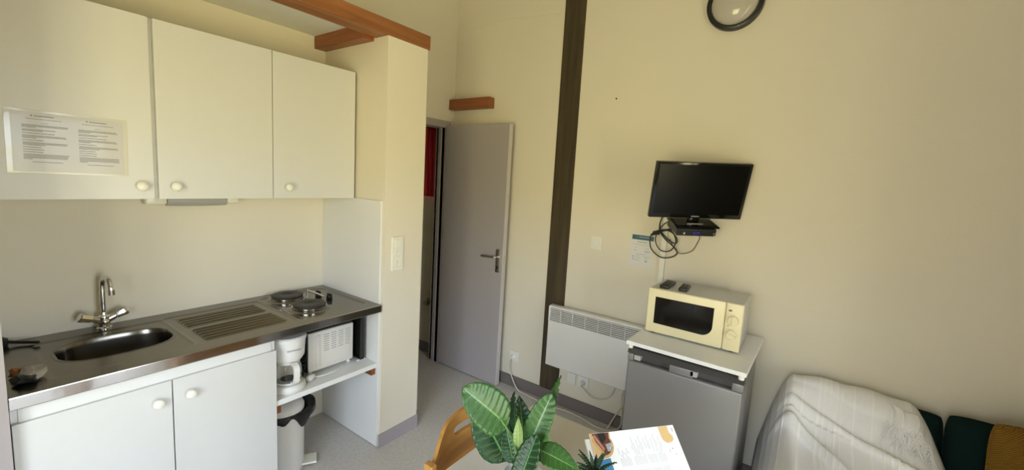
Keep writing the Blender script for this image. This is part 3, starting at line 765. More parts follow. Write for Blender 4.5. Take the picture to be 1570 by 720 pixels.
tube(bm, [(1.10, -1.925, 1.42), (1.115, -1.88, 1.45), (1.12, -1.847, 1.445), (1.12, -1.811, 1.41), (1.12, -1.784, 1.35), (1.12, -1.788, 1.308), (1.12, -1.812, 1.272), (1.12, -1.846, 1.262), (1.12, -1.88, 1.275), (1.12, -1.9, 1.311), (1.12, -1.901, 1.344), (1.12, -1.881, 1.383), (1.12, -1.852, 1.396), (1.12, -1.813, 1.391), (1.12, -1.773, 1.374), (1.12, -1.756, 1.355)], .0036, 8, 6)
tube(bm, [(1.04, -1.93, 1.53), (1.09, -1.85, 1.50), (1.13, -1.807, 1.463), (1.13, -1.797, 1.414), (1.13, -1.807, 1.373), (1.13, -1.844, 1.332), (1.13, -1.883, 1.304), (1.13, -1.914, 1.271), (1.13, -1.904, 1.245), (1.13, -1.866, 1.226), (1.13, -1.822, 1.223), (1.13, -1.783, 1.243), (1.13, -1.757, 1.273), (1.13, -1.747, 1.315), (1.13, -1.753, 1.354), (1.13, -1.783, 1.37), (1.13, -1.818, 1.389), (1.13, -1.854, 1.389), (1.13, -1.888, 1.371), (1.13, -1.909, 1.336), (1.13, -1.897, 1.318), (1.13, -1.864, 1.33), (1.13, -1.829, 1.359), (1.128, -1.806, 1.386), (1.12, -1.80, 1.43)], .0040, 8, 6)
tube(bm, [(1.135, -1.76, 1.37), (1.135, -1.79, 1.378), (1.135, -1.83, 1.39), (1.135, -1.87, 1.40), (1.13, -1.93, 1.41)], .007, 8, 5)
tube(bm, [(1.136, -1.750, 1.352), (1.136, -1.775, 1.362), (1.136, -1.80, 1.366)], .008, 8, 4)
tag(obj('coiled_cable', bm, M_BLACK, smooth=True), 'coil of thick black cable hanging left of the set-top box', 'cable')
bm = NB(); tube(bm, [(1.12, -2.02, 1.388), (1.15, -2.026, 1.37), (1.15, -2.017, 1.337), (1.15, -1.999, 1.294), (1.15, -1.971, 1.271), (1.15, -1.941, 1.261), (1.15, -1.913, 1.264), (1.15, -1.882, 1.298), (1.148, -1.86, 1.34)], .0022, 6, 6)
tag(obj('thin_cable', bm, M_BLACK, smooth=True), 'single thin black cable sagging below the set-top box', 'cable')
bm = NB(); bx(bm, XT-.022, XT, -1.838, -1.806, .80, 1.475, .003)
tag(obj('cable_trunking', bm, M_KNOB), 'white vertical cable trunking on the wall behind the microwave', 'trunking')
ps = thing('wall_notice', 'white information sheet with teal heading on the wall by the cables', 'notice', (XT-.0002, -1.682, 1.236), 0)
def wr_(bm, y0, y1, z0, z1, d): bx(bm, -d-.0006, -d, y0, y1, z0, z1)
bm = NB(); wr_(bm, -.071, .071, -.104, .104, 0); obj('sheet', bm, mat('glossy_white_sheet', (.70, .69, .66), .3), ps)
bm = NB(); wr_(bm, -.073, .066, .070, .100, .0006); obj('heading_band', bm, M_TEAL, ps)
bm = NB()
for (a, b, z) in ((-.045, .022, .085), (.034, .038, .085)): wr_(bm, a, b, z, z+.004, .0012)
obj('heading_text', bm, M_INK2, ps)
bm = NB()
for (a, b, z, t) in ((-.035, .032, .052, .006), (-.055, .058, .037, .002), (.03, .045, .017, .003), (-.05, -.03, .014, .003), (.03, .05, -.002, .004), (-.055, -.02, -.006, .006), (-.03, .03, -.024, .003), (.005, .045, -.036, .002), (-.06, -.015, -.038, .003), (.0, .046, -.048, .002), (.01, .046, -.064, .003), (-.045, -.025, -.05, .003)): wr_(bm, a, b, z, z+t, .0006)
obj('text_lines', bm, M_INK2, ps)
for q in ((.050, .055, -.044, -.038), (.050, .055, -.06, -.054), (-.042, -.028, -.068, -.063)):
    bm = NB(); wr_(bm, *q, .0006); obj('icon', bm, M_INK, ps)
bm = NB(); lathe(bm, [(.006, 0), (.005, .003), (.001, .004)], (XT, -1.426, 2.203), (-1, 0, 0), 10); tag(obj('wall_plug', bm, M_IRON), 'tiny dark screw left in the bare wall above the light switch', 'screw')

# bulkhead lamp
bl = thing('bulkhead_lamp', 'round wall lamp with black rim and frosted dome above the television', 'lamp', (XT, -2.070, 2.668))
bm = NB(); lathe(bm, [(.141, 0), (.143, .01), (.141, .034), (.132, .040), (.119, .040), (.117, .030), (.117, .0)], (0, 0, 0), (-1, 0, 0), 64); obj('rim', bm, M_BLACK, bl, smooth=True)
bm = NB(); lathe(bm, [(.118, .02), (.117, .036), (.108, .052), (.088, .067), (.060, .078), (.03, .084), (.001, .086)], (0, 0, 0), (-1, 0, 0), 64); obj('dome', bm, M_DOME, bl, smooth=True)
for a in (35, 145, 255):
    bm = NB(); lathe(bm, [(.003, 0), (.002, .002)], (-.0395, .130*cos(rad(a)), .130*sin(rad(a))), (-1, 0, 0), 8); obj('screw', bm, M_SILVER, bl)

# ================================================================== SOFA CORNER
sf = thing('sofa', 'low dark sofa bench along the television wall under the throw', 'sofa', (.75, -3.36, 0))
sy = lambda y: y+3.36
bm = NB(); bx(bm, -.42, .42, sy(-4.22), sy(-2.58), .06, .24, .01); obj('base', bm, M_SOFA, sf)
bm = NB(); bx(bm, -.44, .42, sy(-4.22), sy(-2.56), .24, .42, .05, 4); obj('mattress', bm, M_SOFA, sf, smooth=True)
for x in (-.38, .38):
    for y in (-4.15, -2.65): box('leg', (x-.025, x+.025, sy(y)-.025, sy(y)+.025, 0, .06), M_BLACK, sf)

def throw_material():
    M = mat('woven_white_cotton', M_THROW0, .9, noise=.04, nscale=90, bump=.0, spec=.1)
    t = M.node_tree; b = t.nodes['Principled BSDF']
    uv = t.nodes.new('ShaderNodeUVMap'); sx = t.nodes.new('ShaderNodeSeparateXYZ'); t.links.new(uv.outputs[0], sx.inputs[0])
    def math_(op, a, bb=None):
        n_ = t.nodes.new('ShaderNodeMath'); n_.operation = op
        for i_, q in enumerate((a, bb)):
            if q is None: continue
            if isinstance(q, (int, float)): n_.inputs[i_].default_value = q
            else: t.links.new(q, n_.inputs[i_])
        return n_.outputs[0]
    u = sx.outputs[0]
    fine = math_('POWER', math_('ABSOLUTE', math_('SINE', math_('MULTIPLY', u, 2*pi*16))), 14)
    grp = math_('GREATER_THAN', math_('SINE', math_('MULTIPLY', u, 2*pi*3.1)), 0.2)
    wide = math_('POWER', math_('ABSOLUTE', math_('SINE', math_('MULTIPLY', u, 2*pi*5.3))), 60)
    hgt = math_('ADD', math_('MULTIPLY', fine, grp), wide)
    nz = t.nodes.new('ShaderNodeTexNoise'); nz.inputs['Scale'].default_value = 400
    hh = math_('ADD', hgt, math_('MULTIPLY', nz.outputs[0], .35))
    bp = t.nodes.new('ShaderNodeBump'); bp.inputs['Strength'].default_value = .6; bp.inputs['Distance'].default_value = .002
    t.links.new(hh, bp.inputs['Height']); t.links.new(bp.outputs[0], b.inputs['Normal'])
    src = b.inputs['Base Color'].links[0].from_socket
    mx = t.nodes.new('ShaderNodeMix'); mx.data_type = 'RGBA'; mx.inputs[7].default_value = (.90, .89, .88, 1)
    t.links.new(math_('MINIMUM', hgt, 1.0), mx.inputs[0]); t.links.new(src, mx.inputs[6]); t.links.new(mx.outputs[2], b.inputs['Base Color'])
    return M
M_THROW = throw_material()
PROF = [(1.165, .56), (1.155, .66), (1.11, .725), (1.05, .738), (.99, .715), (.94, .66), (.885, .585), (.81, .53), (.71, .50), (.60, .485), (.48, .475), (.37, .455), (.315, .40), (.295, .30), (.29, .14)]
PS = smooth_path([(x, 0, z) for x, z in PROF], 8)
def throw_pt(s, t):
    i = t*(len(PS)-1); k = min(int(i), len(PS)-2); f = i-k
    p = PS[k]*(1-f)+PS[k+1]*f
    x, z = p.x, p.z
    yl = -2.445; yr = -3.145
    y = yl+(yr-yl)*s
    # left end: falls over the arm of the sofa; right end: slides down onto the seat
    dl = (yl-y)
    left = sstep(0, .125, dl)**.55 if dl > 0 else 0
    zl = .10
    z = zl+(z-zl)*(0.30+.70*left)
    dr = y-yr
    right = sstep(0, .150, dr)**.55
    zs = .455
    if z > zs: z = zs+(z-zs)*(.12+.88*right)
    # slump of the top edge toward the right
    z -= .006*s*max(0, (z-.45)/.28)
    # folds
    f1 = sin(9*s+5*t*3+1.3*sin(4*s))*.008 + sin(23*s-9*t+2)*.004
    a_ = (t-.40)-.22*(s-.35); f2 = .026*math.exp(-(a_/.016)**2)*sstep(.06, .3, s)
    a_ = (t-.52)-.30*(s-.25)+.05*sin(7*s); f3 = .034*math.exp(-(a_/.020)**2)*sstep(.02, .2, s)
    a_ = (t-.235)-.16*(s-.1); f4 = .012*(1/(1+math.exp(-a_/.004)))*(a_ < .15)*sstep(.05, .15, s)*(1-sstep(.75, .82, s))
    f5 = .016*math.exp(-((s-.14-.12*t)/.035)**2)*sstep(.25, .5, t)
    z += f1+f2+f3-f4*.9+f5
    x -= (f2+f3)*.5
    return Vector((x, y, z))
bm = NB(); uvl = bm.loops.layers.uv.new('UVMap'); NS, NT = 120, 150; G = []
for i in range(NS+1): G.append([bm.verts.new(throw_pt(i/NS, j/NT)) for j in range(NT+1)])
for i in range(NS):
    for j in range(NT):
        f = bm.faces.new((G[i][j], G[i][j+1], G[i+1][j+1], G[i+1][j]))
        for lp, (a, b) in zip(f.loops, ((i, j), (i, j+1), (i+1, j+1), (i+1, j))): lp[uvl].uv = (a/NS, b/NT)
th = tag(obj('throw', bm, M_THROW), 'crumpled white woven throw draped over the sofa end', 'throw')
for p in th.data.polygons: p.use_smooth = True
md = th.modifiers.new('t', 'SOLIDIFY'); md.thickness = .004; md.offset = 1
# folded-over corner and its knotted fringe
def on_throw(s, t, lift=.012): return throw_pt(s, t)+Vector((-.6, -.1, .8)).normalized()*lift
bm = NB(); uvl = bm.loops.layers.uv.new('UVMap'); G = []
for i in range(25):
    row = []
    for j in range(25):
        a, b = i/24, j/24
        s = .70+.155*a+.02*sin(3*b); t = .235+.115*b+.02*sin(3*a)
        edge = min(a, 1-a, b, 1-b)
        row.append(bm.verts.new(on_throw(s, t, .006+.016*sstep(0, .2, edge)+.003*sin(9*a+5*b))))
    G.append(row)
for i in range(24):
    for j in range(24):
        f = bm.faces.new((G[i][j], G[i][j+1], G[i+1][j+1], G[i+1][j]))
        for lp, (a, b) in zip(f.loops, ((i, j), (i, j+1), (i+1, j+1), (i+1, j))): lp[uvl].uv = (a/24*.2, b/24*.2)
o = obj('folded_corner', bm, M_THROW, th)
for p in o.data.polygons: p.use_smooth = True
bm = NB(); rs = random.Random(11)
M_FR = mat('white_cotton_fringe', M_THROW0, .95, spec=.1)
for i in range(46):
    s = rs.uniform(.66, .90); t = .345+rs.uniform(-.02, .035)+.05*(s-.7)
    P = []
    a = rs.uniform(-1, 1)
    for k in range(5):
        P.append(on_throw(min(.99, s+.035*a*k/4+rs.uniform(-.012, .012)), t+.016*k, .010+.006*rs.random()))
    tube(bm, P, .0032, 6, 4, radii=(.0042, .0022))
o = obj('fringe', bm, M_FR, th, smooth=True); o['kind'] = 'stuff'

def cushion(name, label, group, c, w_, h_, d_, tilt, rz, material, seed):
    t = thing(name, label, 'cushion', c, rz, group)
    bm = NB(); rs = random.Random(seed); n = 26; F = []; B = []
    for j in range(n+1):
        ra, rb_ = [], []
        for i in range(n+1):
            u, v = -1+2*i/n, -1+2*j/n
            k = (max(0, 1-abs(u)**2.6)*max(0, 1-abs(v)**2.6))**.42
            pinch = 1-.07*abs(u)**4*abs(v)**4
            pv = pinch
            y, z = u*w_/2*pinch, v*h_/2*pv
            wob = .004*sin(5*u+seed)+.004*sin(4*v-seed)
            ra.append(Vector((-d_/2*k+wob*k, y, z))); rb_.append(Vector((d_/2*k, y, z)))
        F.append(ra); B.append(rb_)
    R_ = Matrix.Rotation(tilt, 3, 'Y')
    def vv(p): q = R_ @ p; q.z += h_/2*cos(tilt)+.002; return q
    VF = [[bm.verts.new(vv(p)) for p in r] for r in F]; VB = [[bm.verts.new(vv(p)) for p in r] for r in B]
    for A, fl in ((VF, 0), (VB, 1)):
        for j in range(n):
            for i in range(n):
                q = (A[j][i], A[j][i+1], A[j+1][i+1], A[j+1][i]); bm.faces.new(q if fl else tuple(reversed(q)))
    bmesh.ops.remove_doubles(bm, verts=bm.verts, dist=1e-5)
    o = obj('cover', bm, material, t, smooth=True)
    bm = NB(); P = []
    for i in range(81):
        a = i/80*4; k = int(a) % 4; f = a-int(a) if i < 80 else 0
        u, v = [(-1+2*f, -1), (1, -1+2*f), (1-2*f, 1), (-1, 1-2*f)][k]
        P.append(vv(Vector((0, u*w_/2*(1-.07*abs(u*v)**4), v*h_/2*(1-.07*abs(u*v)**4)))))
    tube(bm, P, .005, 6, 1); obj('piping', bm, material, t, smooth=True)
    return t
g = 'teal cushions on the sofa'
cushion('cushion', 'dark teal cushion half hidden behind the white throw', g, (1.065, -2.955, .425), .34, .285, .11, rad(10), rad(2), M_CUSH, 1)
cushion('cushion', 'dark teal cushion standing between the throw and the mustard cushion', g, (1.035, -3.290, .425), .325, .315, .12, rad(13), rad(-2), M_CUSH, 2)
def cord_fabric():
    M = mat('mustard_corduroy', (.26, .135, .024), .9, noise=.1, nscale=60, spec=.1)
    t = M.node_tree; b = t.nodes['Principled BSDF']
    tcn = t.nodes.new('ShaderNodeTexCoord'); wv = t.nodes.new('ShaderNodeTexWave'); wv.bands_direction = 'DIAGONAL'; wv.inputs['Scale'].default_value = 78
    mpn = t.nodes.new('ShaderNodeMapping'); mpn.inputs['Scale'].default_value = (0, 1.0, 1.1); t.links.new(tcn.outputs['Object'], mpn.inputs[0]); t.links.new(mpn.outputs[0], wv.inputs[0])
    bp = t.nodes.new('ShaderNodeBump'); bp.inputs['Strength'].default_value = 1; bp.inputs['Distance'].default_value = .004
    t.links.new(wv.outputs['Fac'], bp.inputs['Height']); t.links.new(bp.outputs[0], b.inputs['Normal'])
    return M
cushion('cushion', 'ribbed mustard yellow cushion at the far end of the sofa', 'scatter cushions', (.890, -3.455, .425), .46, .385, .13, rad(20), rad(-4), cord_fabric(), 3)

# ================================================================== TABLE, CHAIR
TZ = .75
tb = thing('dining_table', 'pale grey laminate dining table in the foreground', 'table', (-.61, -2.01, 0))
box('tabletop', (-.49, .49, -.29, .29, TZ-.028, TZ), M_TABLE, tb, .004)
bm = NB(); bx(bm, -.44, .44, -.25, -.23, TZ-.09, TZ-.028); bx(bm, -.44, .44, .23, .25, TZ-.09, TZ-.028); bx(bm, -.44, -.42, -.25, .25, TZ-.09, TZ-.028); bx(bm, .42, .44, -.25, .25, TZ-.09, TZ-.028); obj('apron', bm, M_BEECH, tb)
for x in (-.44, .44):
    for y in (-.24, .24): box('leg', (x-.022, x+.022, y-.022, y+.022, 0, TZ-.028), M_BEECH, tb, .004)

ch = thing('dining_chair', 'beech dining chair with slotted backrest tucked under the table', 'chair', (-.445, -1.80, 0))
bm = NB(); bx(bm, -.205, .205, -.22, .12, .435, .455, .008, 3); obj('seat', bm, M_BEECH, ch, smooth=True)
def ch_y(x): return .165-1.25*x*x
for s in (-1, 1):
    bm = NB(); rings = []
    for z, y in ((0, .165), (.2, .135), (.44, .11), (.60, .115), (.70, .118), (.762, .122)):
        rings.append([Vector((s*.205+sx*.012, y+sy_*.018, z)) for sx, sy_ in ((-1, -1), (1, -1), (1, 1), (-1, 1))])
    ring_loft(bm, rings); obj('rear_leg', bm, M_BEECH, ch, bevel=.004)
    bm = NB(); bx(bm, s*.190-.015, s*.190+.015, -.205, -.170, 0, .435, .003); obj('front_leg', bm, M_BEECH, ch)
bm = NB(); bx(bm, -.19, .19, -.20, -.18, .375, .435); bx(bm, -.19, .19, .095, .115, .375, .435)
for s in (-1, 1): bx(bm, s*.195-.01, s*.195+.01, -.18, .10, .375, .435)
obj('seat_frame', bm, M_BEECH, ch)
# curved plywood backrest with rounded slot
bm = NB(); th_ = .014; NXc, NZc = 60, 34
def top_edge(x):
    a = abs(x); return .752+.080*(1-sstep(.075, .195, a))-.010*sstep(0, .1, a)
def bot_edge(x): return .632
slot = lambda x, z: max(abs(x-.018)-.052, 0)**2+(z-.772)**2 < .0165**2
NXs, NZs = 110, 60
ok = {}
def Pn(i, j):
    x = -.203+.406*i/NXs; zt, zb_ = top_edge(x), bot_edge(x); return x, zb_+(zt-zb_)*j/NZs
vf, vb = {}, {}
def V(d, i, j, off):
    if (i, j) not in d:
        x, z = Pn(i, j)
        # snap vertices near the slot onto its outline
        dx_ = max(abs(x-.018)-.052, 0)*(1 if x > .018 else -1); dz_ = z-.772; r_ = math.hypot(dx_, dz_)
        if .0135 < r_ < .0195 and r_ > 1e-6:
            k_ = .0165/r_; x += dx_*(k_-1); z += dz_*(k_-1)
        d[(i, j)] = bm.verts.new((x, ch_y(x)+off+(z-.7)*.06, z))
    return d[(i, j)]
for i in range(NXs):
    for j in range(NZs):
        cs = [Pn(i+a, j+b) for a, b in ((0, 0), (1, 0), (1, 1), (0, 1))]
        x = sum(c[0] for c in cs)/4; z = sum(c[1] for c in cs)/4
        ok[(i, j)] = not slot(x, z)
for (i, j), k in ok.items():
    if not k: continue
    I = ((i, j), (i+1, j), (i+1, j+1), (i, j+1))
    bm.faces.new([V(vf, *q, 0) for q in I]); bm.faces.new([V(vb, *q, th_) for q in reversed(I)])
    for (p, q, nb) in ((0, 1, (i, j-1)), (1, 2, (i+1, j)), (2, 3, (i, j+1)), (3, 0, (i-1, j))):
        if not ok.get(nb, False): bm.faces.new((V(vf, *I[p], 0), V(vb, *I[p], th_), V(vb, *I[q], th_), V(vf, *I[q], 0)))
obj('backrest', bm, M_BEECH, ch, smooth=True)

# ================================================================== ON THE TABLE
# sloping information sheet on its stand
st = thing('leaflet_stand', 'white sloping display stand on the table behind the small plant', 'stand', (-.367, -2.069, TZ))
YW, TL_ = rad(-39.316), rad(40.246)
ex = Vector((cos(YW), sin(YW), 0)); hz = Vector((sin(YW), -cos(YW), 0)); dn = hz*cos(TL_)-Vector((0, 0, 1))*sin(TL_); nm = ex.cross(dn) * -1
if nm.z < 0: nm = -nm
TLp = Vector((0, 0, .888-TZ))
def sheet_box(a0, a1, b0, b1, n0, n1, bm=None):
    b = bx(bm or NB(), a0, a1, b0, b1, n0, n1)
    return b
def to_sheet(b):
    for v in b.verts: v.co = TLp + ex*v.co.x + dn*v.co.y + nm*v.co.z
    return b
M_STAND = mat('pale_grey_board', (.62, .61, .57), .35)
obj('back_board', to_sheet(bx(NB(), -.017, .285, .012, .200, -.013, -.004, .002)), M_STAND, st)
bm = NB(); prism(bm, [TLp+ex*.05+dn*.02-nm*.014, TLp+ex*.25+dn*.02-nm*.014, Vector((0, 0, .0005))+ex*.25-hz*.055, Vector((0, 0, .0005))+ex*.05-hz*.055], -hz*.004); obj('rear_strut', bm, M_STAND, st)
lf = thing('information_leaflet', 'white printed leaflet with photo corner resting on the sloping stand', 'leaflet', (-.367, -2.069, TZ))
obj('sheet', to_sheet(bx(NB(), 0, .297, 0, .210, -.003, -.001)), mat('bright_white_paper', (.80, .81, .84), .45), lf)
def blob(pts_, n0, n1):
    bm = NB(); prism(bm, [TLp+ex*a+dn*b+nm*n0 for a, b in pts_], nm*(n1-n0)); return bm
arc = lambda cx, cy, rx, ry, a0, a1, n=14: [(cx+rx*cos(rad(a0+(a1-a0)*i/n)), cy+ry*sin(rad(a0+(a1-a0)*i/n))) for i in range(n+1)]
# photo corner: timber terrace and red-brown chalet, tan border, blue panel
P1 = [(.001, .001), (.068, .001)]+arc(.034, .036, .036, .036, -30, 100)+[(.001, .066)]
obj('photo_border', blob(P1, -.001, -.0007), mat('tan_print', (.55, .36, .16), .5), lf)
P2 = [(.008, .001), (.064, .001)]+arc(.034, .034, .031, .030, -30, 100)+[(.026, .062)]
pc = obj('photo', blob(P2, -.0007, -.0004), mat('photo_red_brown', (.12, .035, .025), .4, noise=.5, nscale=60), lf)
for nm_, pts_, c in (('photo_dark', [(.026, .001), (.050, .001), (.052, .018), (.036, .032), (.030, .024)], (.015, .012, .012)), ('photo_grey', [(.044, .034), (.066, .030), (.058, .055), (.046, .054)], (.33, .33, .34)), ('photo_white', [(.052, .046), (.064, .034), (.066, .038), (.056, .051)], (.8, .8, .8)), ('photo_plank', [(.002, .020), (.008, .014), (.036, .060), (.026, .060)], (.50, .30, .14)), ('photo_rail', [(.010, .008), (.016, .003), (.038, .046), (.034, .052)], (.42, .20, .13))):
    obj(nm_, blob(pts_, -.0004, -.0001), mat(nm_, c, .45), pc)
obj('blue_panel', blob([(.001, .064), (.022, .0745), (.048, .0725), (.049, .12), (.048, .209), (.001, .209)], -.001, -.0007), mat('blue_print', (.05, .20, .42), .45), lf)
obj('tan_badge', blob([(.240, .001), (.274, .001), (.273, .020)]+arc(.266, .036, .015, .014, -50, 100)+arc(.262, .030, .022, .022, 100, 170), -.001, -.0007), mat('tan_badge_print', (.66, .46, .22), .5), lf)
bm = NB(); rs = random.Random(5)
def tl(a0, a1, b0, b1): 
    b = bx(NB(), a0, a1, b0, b1, -.001, -.0008); to_sheet(b); me_ = bpy.data.meshes.new('t'); b.to_mesh(me_); b.free(); bm.from_mesh(me_); bpy.data.meshes.remove(me_)
for i in range(30):
    a = .080+.0052*i
    if i in (7, 8, 17, 24): continue
    top = .02+.035*((i*7) % 5)/4+(.03 if i < 8 else 0)
    tl(a, a+.0012, top, .055+rs.uniform(.0, .02)); tl(a, a+.0012, .072+rs.uniform(0, .006), .100); tl(a, a+.0012, .112, .112+.085*rs.uniform(.7, 1))
for i in range(5): tl(.262+.005*i, .2632+.005*i, .125+.01*i, .20)
M_BGP = mat('blue_grey_print', (.36, .37, .42), .5)
obj('text_lines', bm, M_BGP, lf)
for q in ((.252, .254, .068, .078), (.262, .268, .066, .069), (.270, .273, .082, .086), (.286, .289, .008, .020)):
    bm = NB(); tl(*q); obj('small_icon', bm, M_BGP, lf)

# large leaf plant
def leaf_material(name, a, b):
    M = bpy.data.materials.new(name); M.use_nodes = True; t = M.node_tree; p = t.nodes['Principled BSDF']
    p.inputs['Roughness'].default_value = .38
    uv = t.nodes.new('ShaderNodeUVMap'); sx = t.nodes.new('ShaderNodeSeparateXYZ'); t.links.new(uv.outputs[0], sx.inputs[0])
    def m_(op, x, y=None):
        n_ = t.nodes.new('ShaderNodeMath'); n_.operation = op
        for i_, q in enumerate((x, y)):
            if q is None: continue
            if isinstance(q, (int, float)): n_.inputs[i_].default_value = q
            else: t.links.new(q, n_.inputs[i_])
        return n_.outputs[0]
    u = m_('ABSOLUTE', m_('SUBTRACT', m_('MULTIPLY', sx.outputs[0], 2.0), 1.0)); v = sx.outputs[1]
    lat = m_('ABSOLUTE', m_('SINE', m_('SUBTRACT', m_('MULTIPLY', v, 27.0), m_('MULTIPLY', u, 2.6))))
    latm = m_('LESS_THAN', lat, m_('SUBTRACT', .17, m_('MULTIPLY', u, .13)))
    mid = m_('LESS_THAN', u, .045)
    nz = t.nodes.new('ShaderNodeTexNoise'); nz.inputs['Scale'].default_value = 45
    mask = m_('MINIMUM', m_('ADD', m_('MULTIPLY', latm, .62), mid), 1.0)
    mx0 = t.nodes.new('ShaderNodeMix'); mx0.data_type = 'RGBA'; mx0.inputs[6].default_value = (*[c*.75 for c in a], 1); mx0.inputs[7].default_value = (*[c*1.25 for c in a], 1); t.links.new(nz.outputs[0], mx0.inputs[0])
    mx = t.nodes.new('ShaderNodeMix'); mx.data_type = 'RGBA'; mx.inputs[7].default_value = (*b, 1); t.links.new(mx0.outputs[2], mx.inputs[6]); t.links.new(mask, mx.inputs[0])
    t.links.new(mx.outputs[2], p.inputs['Base Color'])
    bp = t.nodes.new('ShaderNodeBump'); bp.inputs['Strength'].default_value = .5; bp.inputs['Distance'].default_value = .002; bp.invert = True
    t.links.new(mask, bp.inputs['Height']); t.links.new(bp.outputs[0], p.inputs['Normal'])
    return M
LG = leaf_material('green_leaf', (.032, .105, .018), (.15, .28, .09))
LD = leaf_material('dark_green_leaf', (.010, .050, .015), (.12, .27, .09))
LP = leaf_material('backlit_pale_leaf', (.11, .23, .05), (.20, .34, .10))  # light coming through the leaf is put into this paler green
LS = leaf_material('cream_green_leaf', (.22, .33, .10), (.50, .52, .28))
PB = Vector((-.600, -1.985, TZ))
pt = thing('leafy_potted_plant', 'leafy green artificial plant with veined leaves on the table', 'plant', PB)
bm = NB(); lathe(bm, [(.045, 0), (.050, .004), (.058, .085), (.060, .095), (.056, .095), (.053, .080), (.001, .080)], (0, 0, 0), (0, 0, 1), 36); obj('pot', bm, M_POT, pt, smooth=True)
bm = NB(); lathe(bm, [(.052, .079), (.03, .085), (.001, .087)], (0, 0, 0), (0, 0, 1), 24); obj('soil', bm, mat('dark_soil', (.02, .014, .01), .95, noise=.4, bump=1, bscale=60), pt)
CAMV = Vector((-1.5318, -2.5441, 1.6512))
def leaf(base, tip, wd, material, face=None, curl=.10, fold=.25, heart=True, asym=0.0, origin=PB, parent=None, name='leaf'):
    base = Vector(base); tip = Vector(tip); ax = tip-base; Ln = ax.length; ax.normalize()
    nrm = (Vector(face) if face is not None else Vector((-.67, -.41, .62))); nrm = (nrm-ax*nrm.dot(ax)).normalized(); sd = ax.cross(nrm)
    bm = NB(); uvl_ = bm.loops.layers.uv.new('UVMap'); nu, nv = 26, 12; G = []; ta = .20 if heart else 0.0
    tot = Ln/(1-ta)
    for i in range(nu+1):
        t = i/nu; row = []
        if heart: wdt = max(0, 1-abs((t-.40)/(.40 if t < .40 else .60))**2.3)**.62
        else: wdt = sin(pi*t**.75)**.9
        for j in range(nv+1):
            v = -1+2*j/nv
            tt = t
            if heart and t < ta: tt = ta-(ta-t)*min(1, abs(v)*1.7)**1.0*1.0
            along = (tt-ta)*tot
            off = v*wd/2*wdt*(1+asym*v)
            h = fold*abs(off)*.6 - curl*tot*((tt-.35)**2)*1.1 + .003*sin(tt*54-abs(v)*5.2)*min(1, abs(v)*2)
            row.append(bm.verts.new(base+ax*along+sd*off+nrm*h-origin))
        G.append(row)
    for i in range(nu):
        for j in range(nv):
            f = bm.faces.new((G[i][j], G[i+1][j], G[i+1][j+1], G[i][j+1]))
            for lp, (a, b) in zip(f.loops, ((i, j), (i+1, j), (i+1, j+1), (i, j+1))): lp[uvl_].uv = (b/nv, a/nu)
    me_ = bpy.data.meshes.new(name); bmesh.ops.remove_doubles(bm, verts=bm.verts, dist=1e-5); bm.to_mesh(me_); bm.free(); me_.materials.append(material)
    for p in me_.polygons: p.use_smooth = True
    o = bpy.data.objects.new(name, me_); COL.objects.link(o); o.parent = parent or pt
    md = o.modifiers.new('t', 'SOLIDIFY'); md.thickness = .0008
    return o
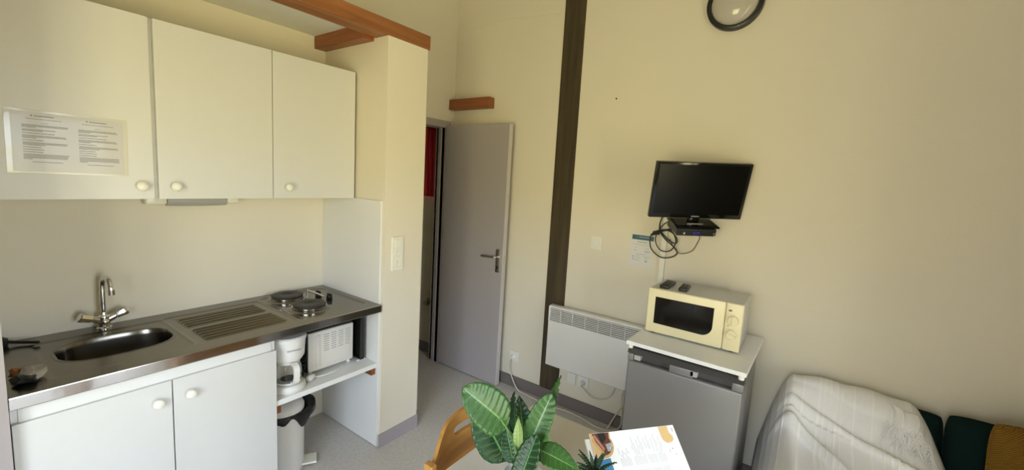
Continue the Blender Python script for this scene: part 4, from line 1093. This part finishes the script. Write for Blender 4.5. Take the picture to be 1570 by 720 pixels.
LEAVES = [
 ((-.665, -1.940, 1.022), (-.752, -1.888, 1.121), .108, LG, (-.55, -.55, .62), .12, .20, True),
 ((-.607, -1.910, .888), (-.636, -1.843, 1.008), .112, LD, (-.68, -.42, .58), .10, .20, True),
 ((-.595, -1.952, .943), (-.597, -1.933, 1.067), .050, LD, (-.85, .40, .2), .06, .5, False),
 ((-.566, -1.958, .924), (-.560, -1.930, 1.040), .060, LD, (-.6, -.5, .4), .06, .3, False),
 ((-.586, -2.000, .960), (-.541, -2.023, 1.070), .070, LG, (-.75, -.25, .35), .08, .35, True),
 ((-.535, -2.009, .955), (-.497, -2.021, 1.108), .055, LG, (-.75, .62, .15), .05, .3, False),
 ((-.565, -1.981, .852), (-.504, -1.993, .975), .070, LP, (-.6, -.5, .3), .10, .2, False),
 ((-.669, -2.021, .895), (-.624, -2.030, .995), .068, LD, (-.85, .05, .35), .10, .3, True),
 ((-.600, -2.015, .940), (-.580, -2.142, .922), .066, LG, (-.55, -.20, .80), .16, .3, False),
 ((-.636, -1.984, .945), (-.628, -1.975, 1.024), .026, LS, (-.7, -.4, .3), .02, .9, False),
 ((-.618, -1.955, .895), (-.612, -1.929, .960), .050, LD, (-.6, -.5, .4), .05, .3, True),
]
for (b, t, wd, mt_, fc, cu, fo, he) in LEAVES: leaf(b, t, wd, mt_, fc, cu, fo, he)
for (b, t, *_r) in LEAVES:
    b = Vector(b)-PB; bm = NB()
    q = Vector((b.x*.18, b.y*.18, .082)); mid = (q+b)/2+Vector((b.x*-.15, b.y*-.15, .02))
    tube(bm, [q, mid, b], .003, 8, 6, radii=(.0042, .0024)); obj('stem', bm, mat('green_stem', (.10, .20, .05), .45), pt, smooth=True)

SB_ = Vector((-.490, -2.144, TZ))
sc_ = thing('small_spiky_plant', 'tiny spiky succulent in a white pot before the leaflet stand', 'plant', SB_)
bm = NB(); lathe(bm, [(.024, 0), (.027, .004), (.025, .06), (.019, .105), (.020, .122), (.017, .122), (.016, .112), (.001, .112)], (0, 0, 0), (0, 0, 1), 28); obj('pot', bm, M_POT, sc_, smooth=True)
rs = random.Random(9)
for k in range(16):
    a = k*2.399; el = rs.uniform(.35, 1.15); ln = rs.uniform(.050, .070)
    d = Vector((cos(a)*cos(el), sin(a)*cos(el), sin(el)))
    b = SB_+Vector((cos(a)*.006, sin(a)*.006, .114)); 
    leaf(b, b+d*ln, .0115, LD2 if False else mat_spike if 'mat_spike' in globals() else globals().setdefault('mat_spike', mat('dark_spiky_leaf', (.020, .060, .022), .45, noise=.3, nscale=40)), face=(-d.x*sin(el), -d.y*sin(el), 1.2*cos(el)+.05), curl=.25, fold=.5, heart=False, origin=SB_, parent=sc_, name='blade')
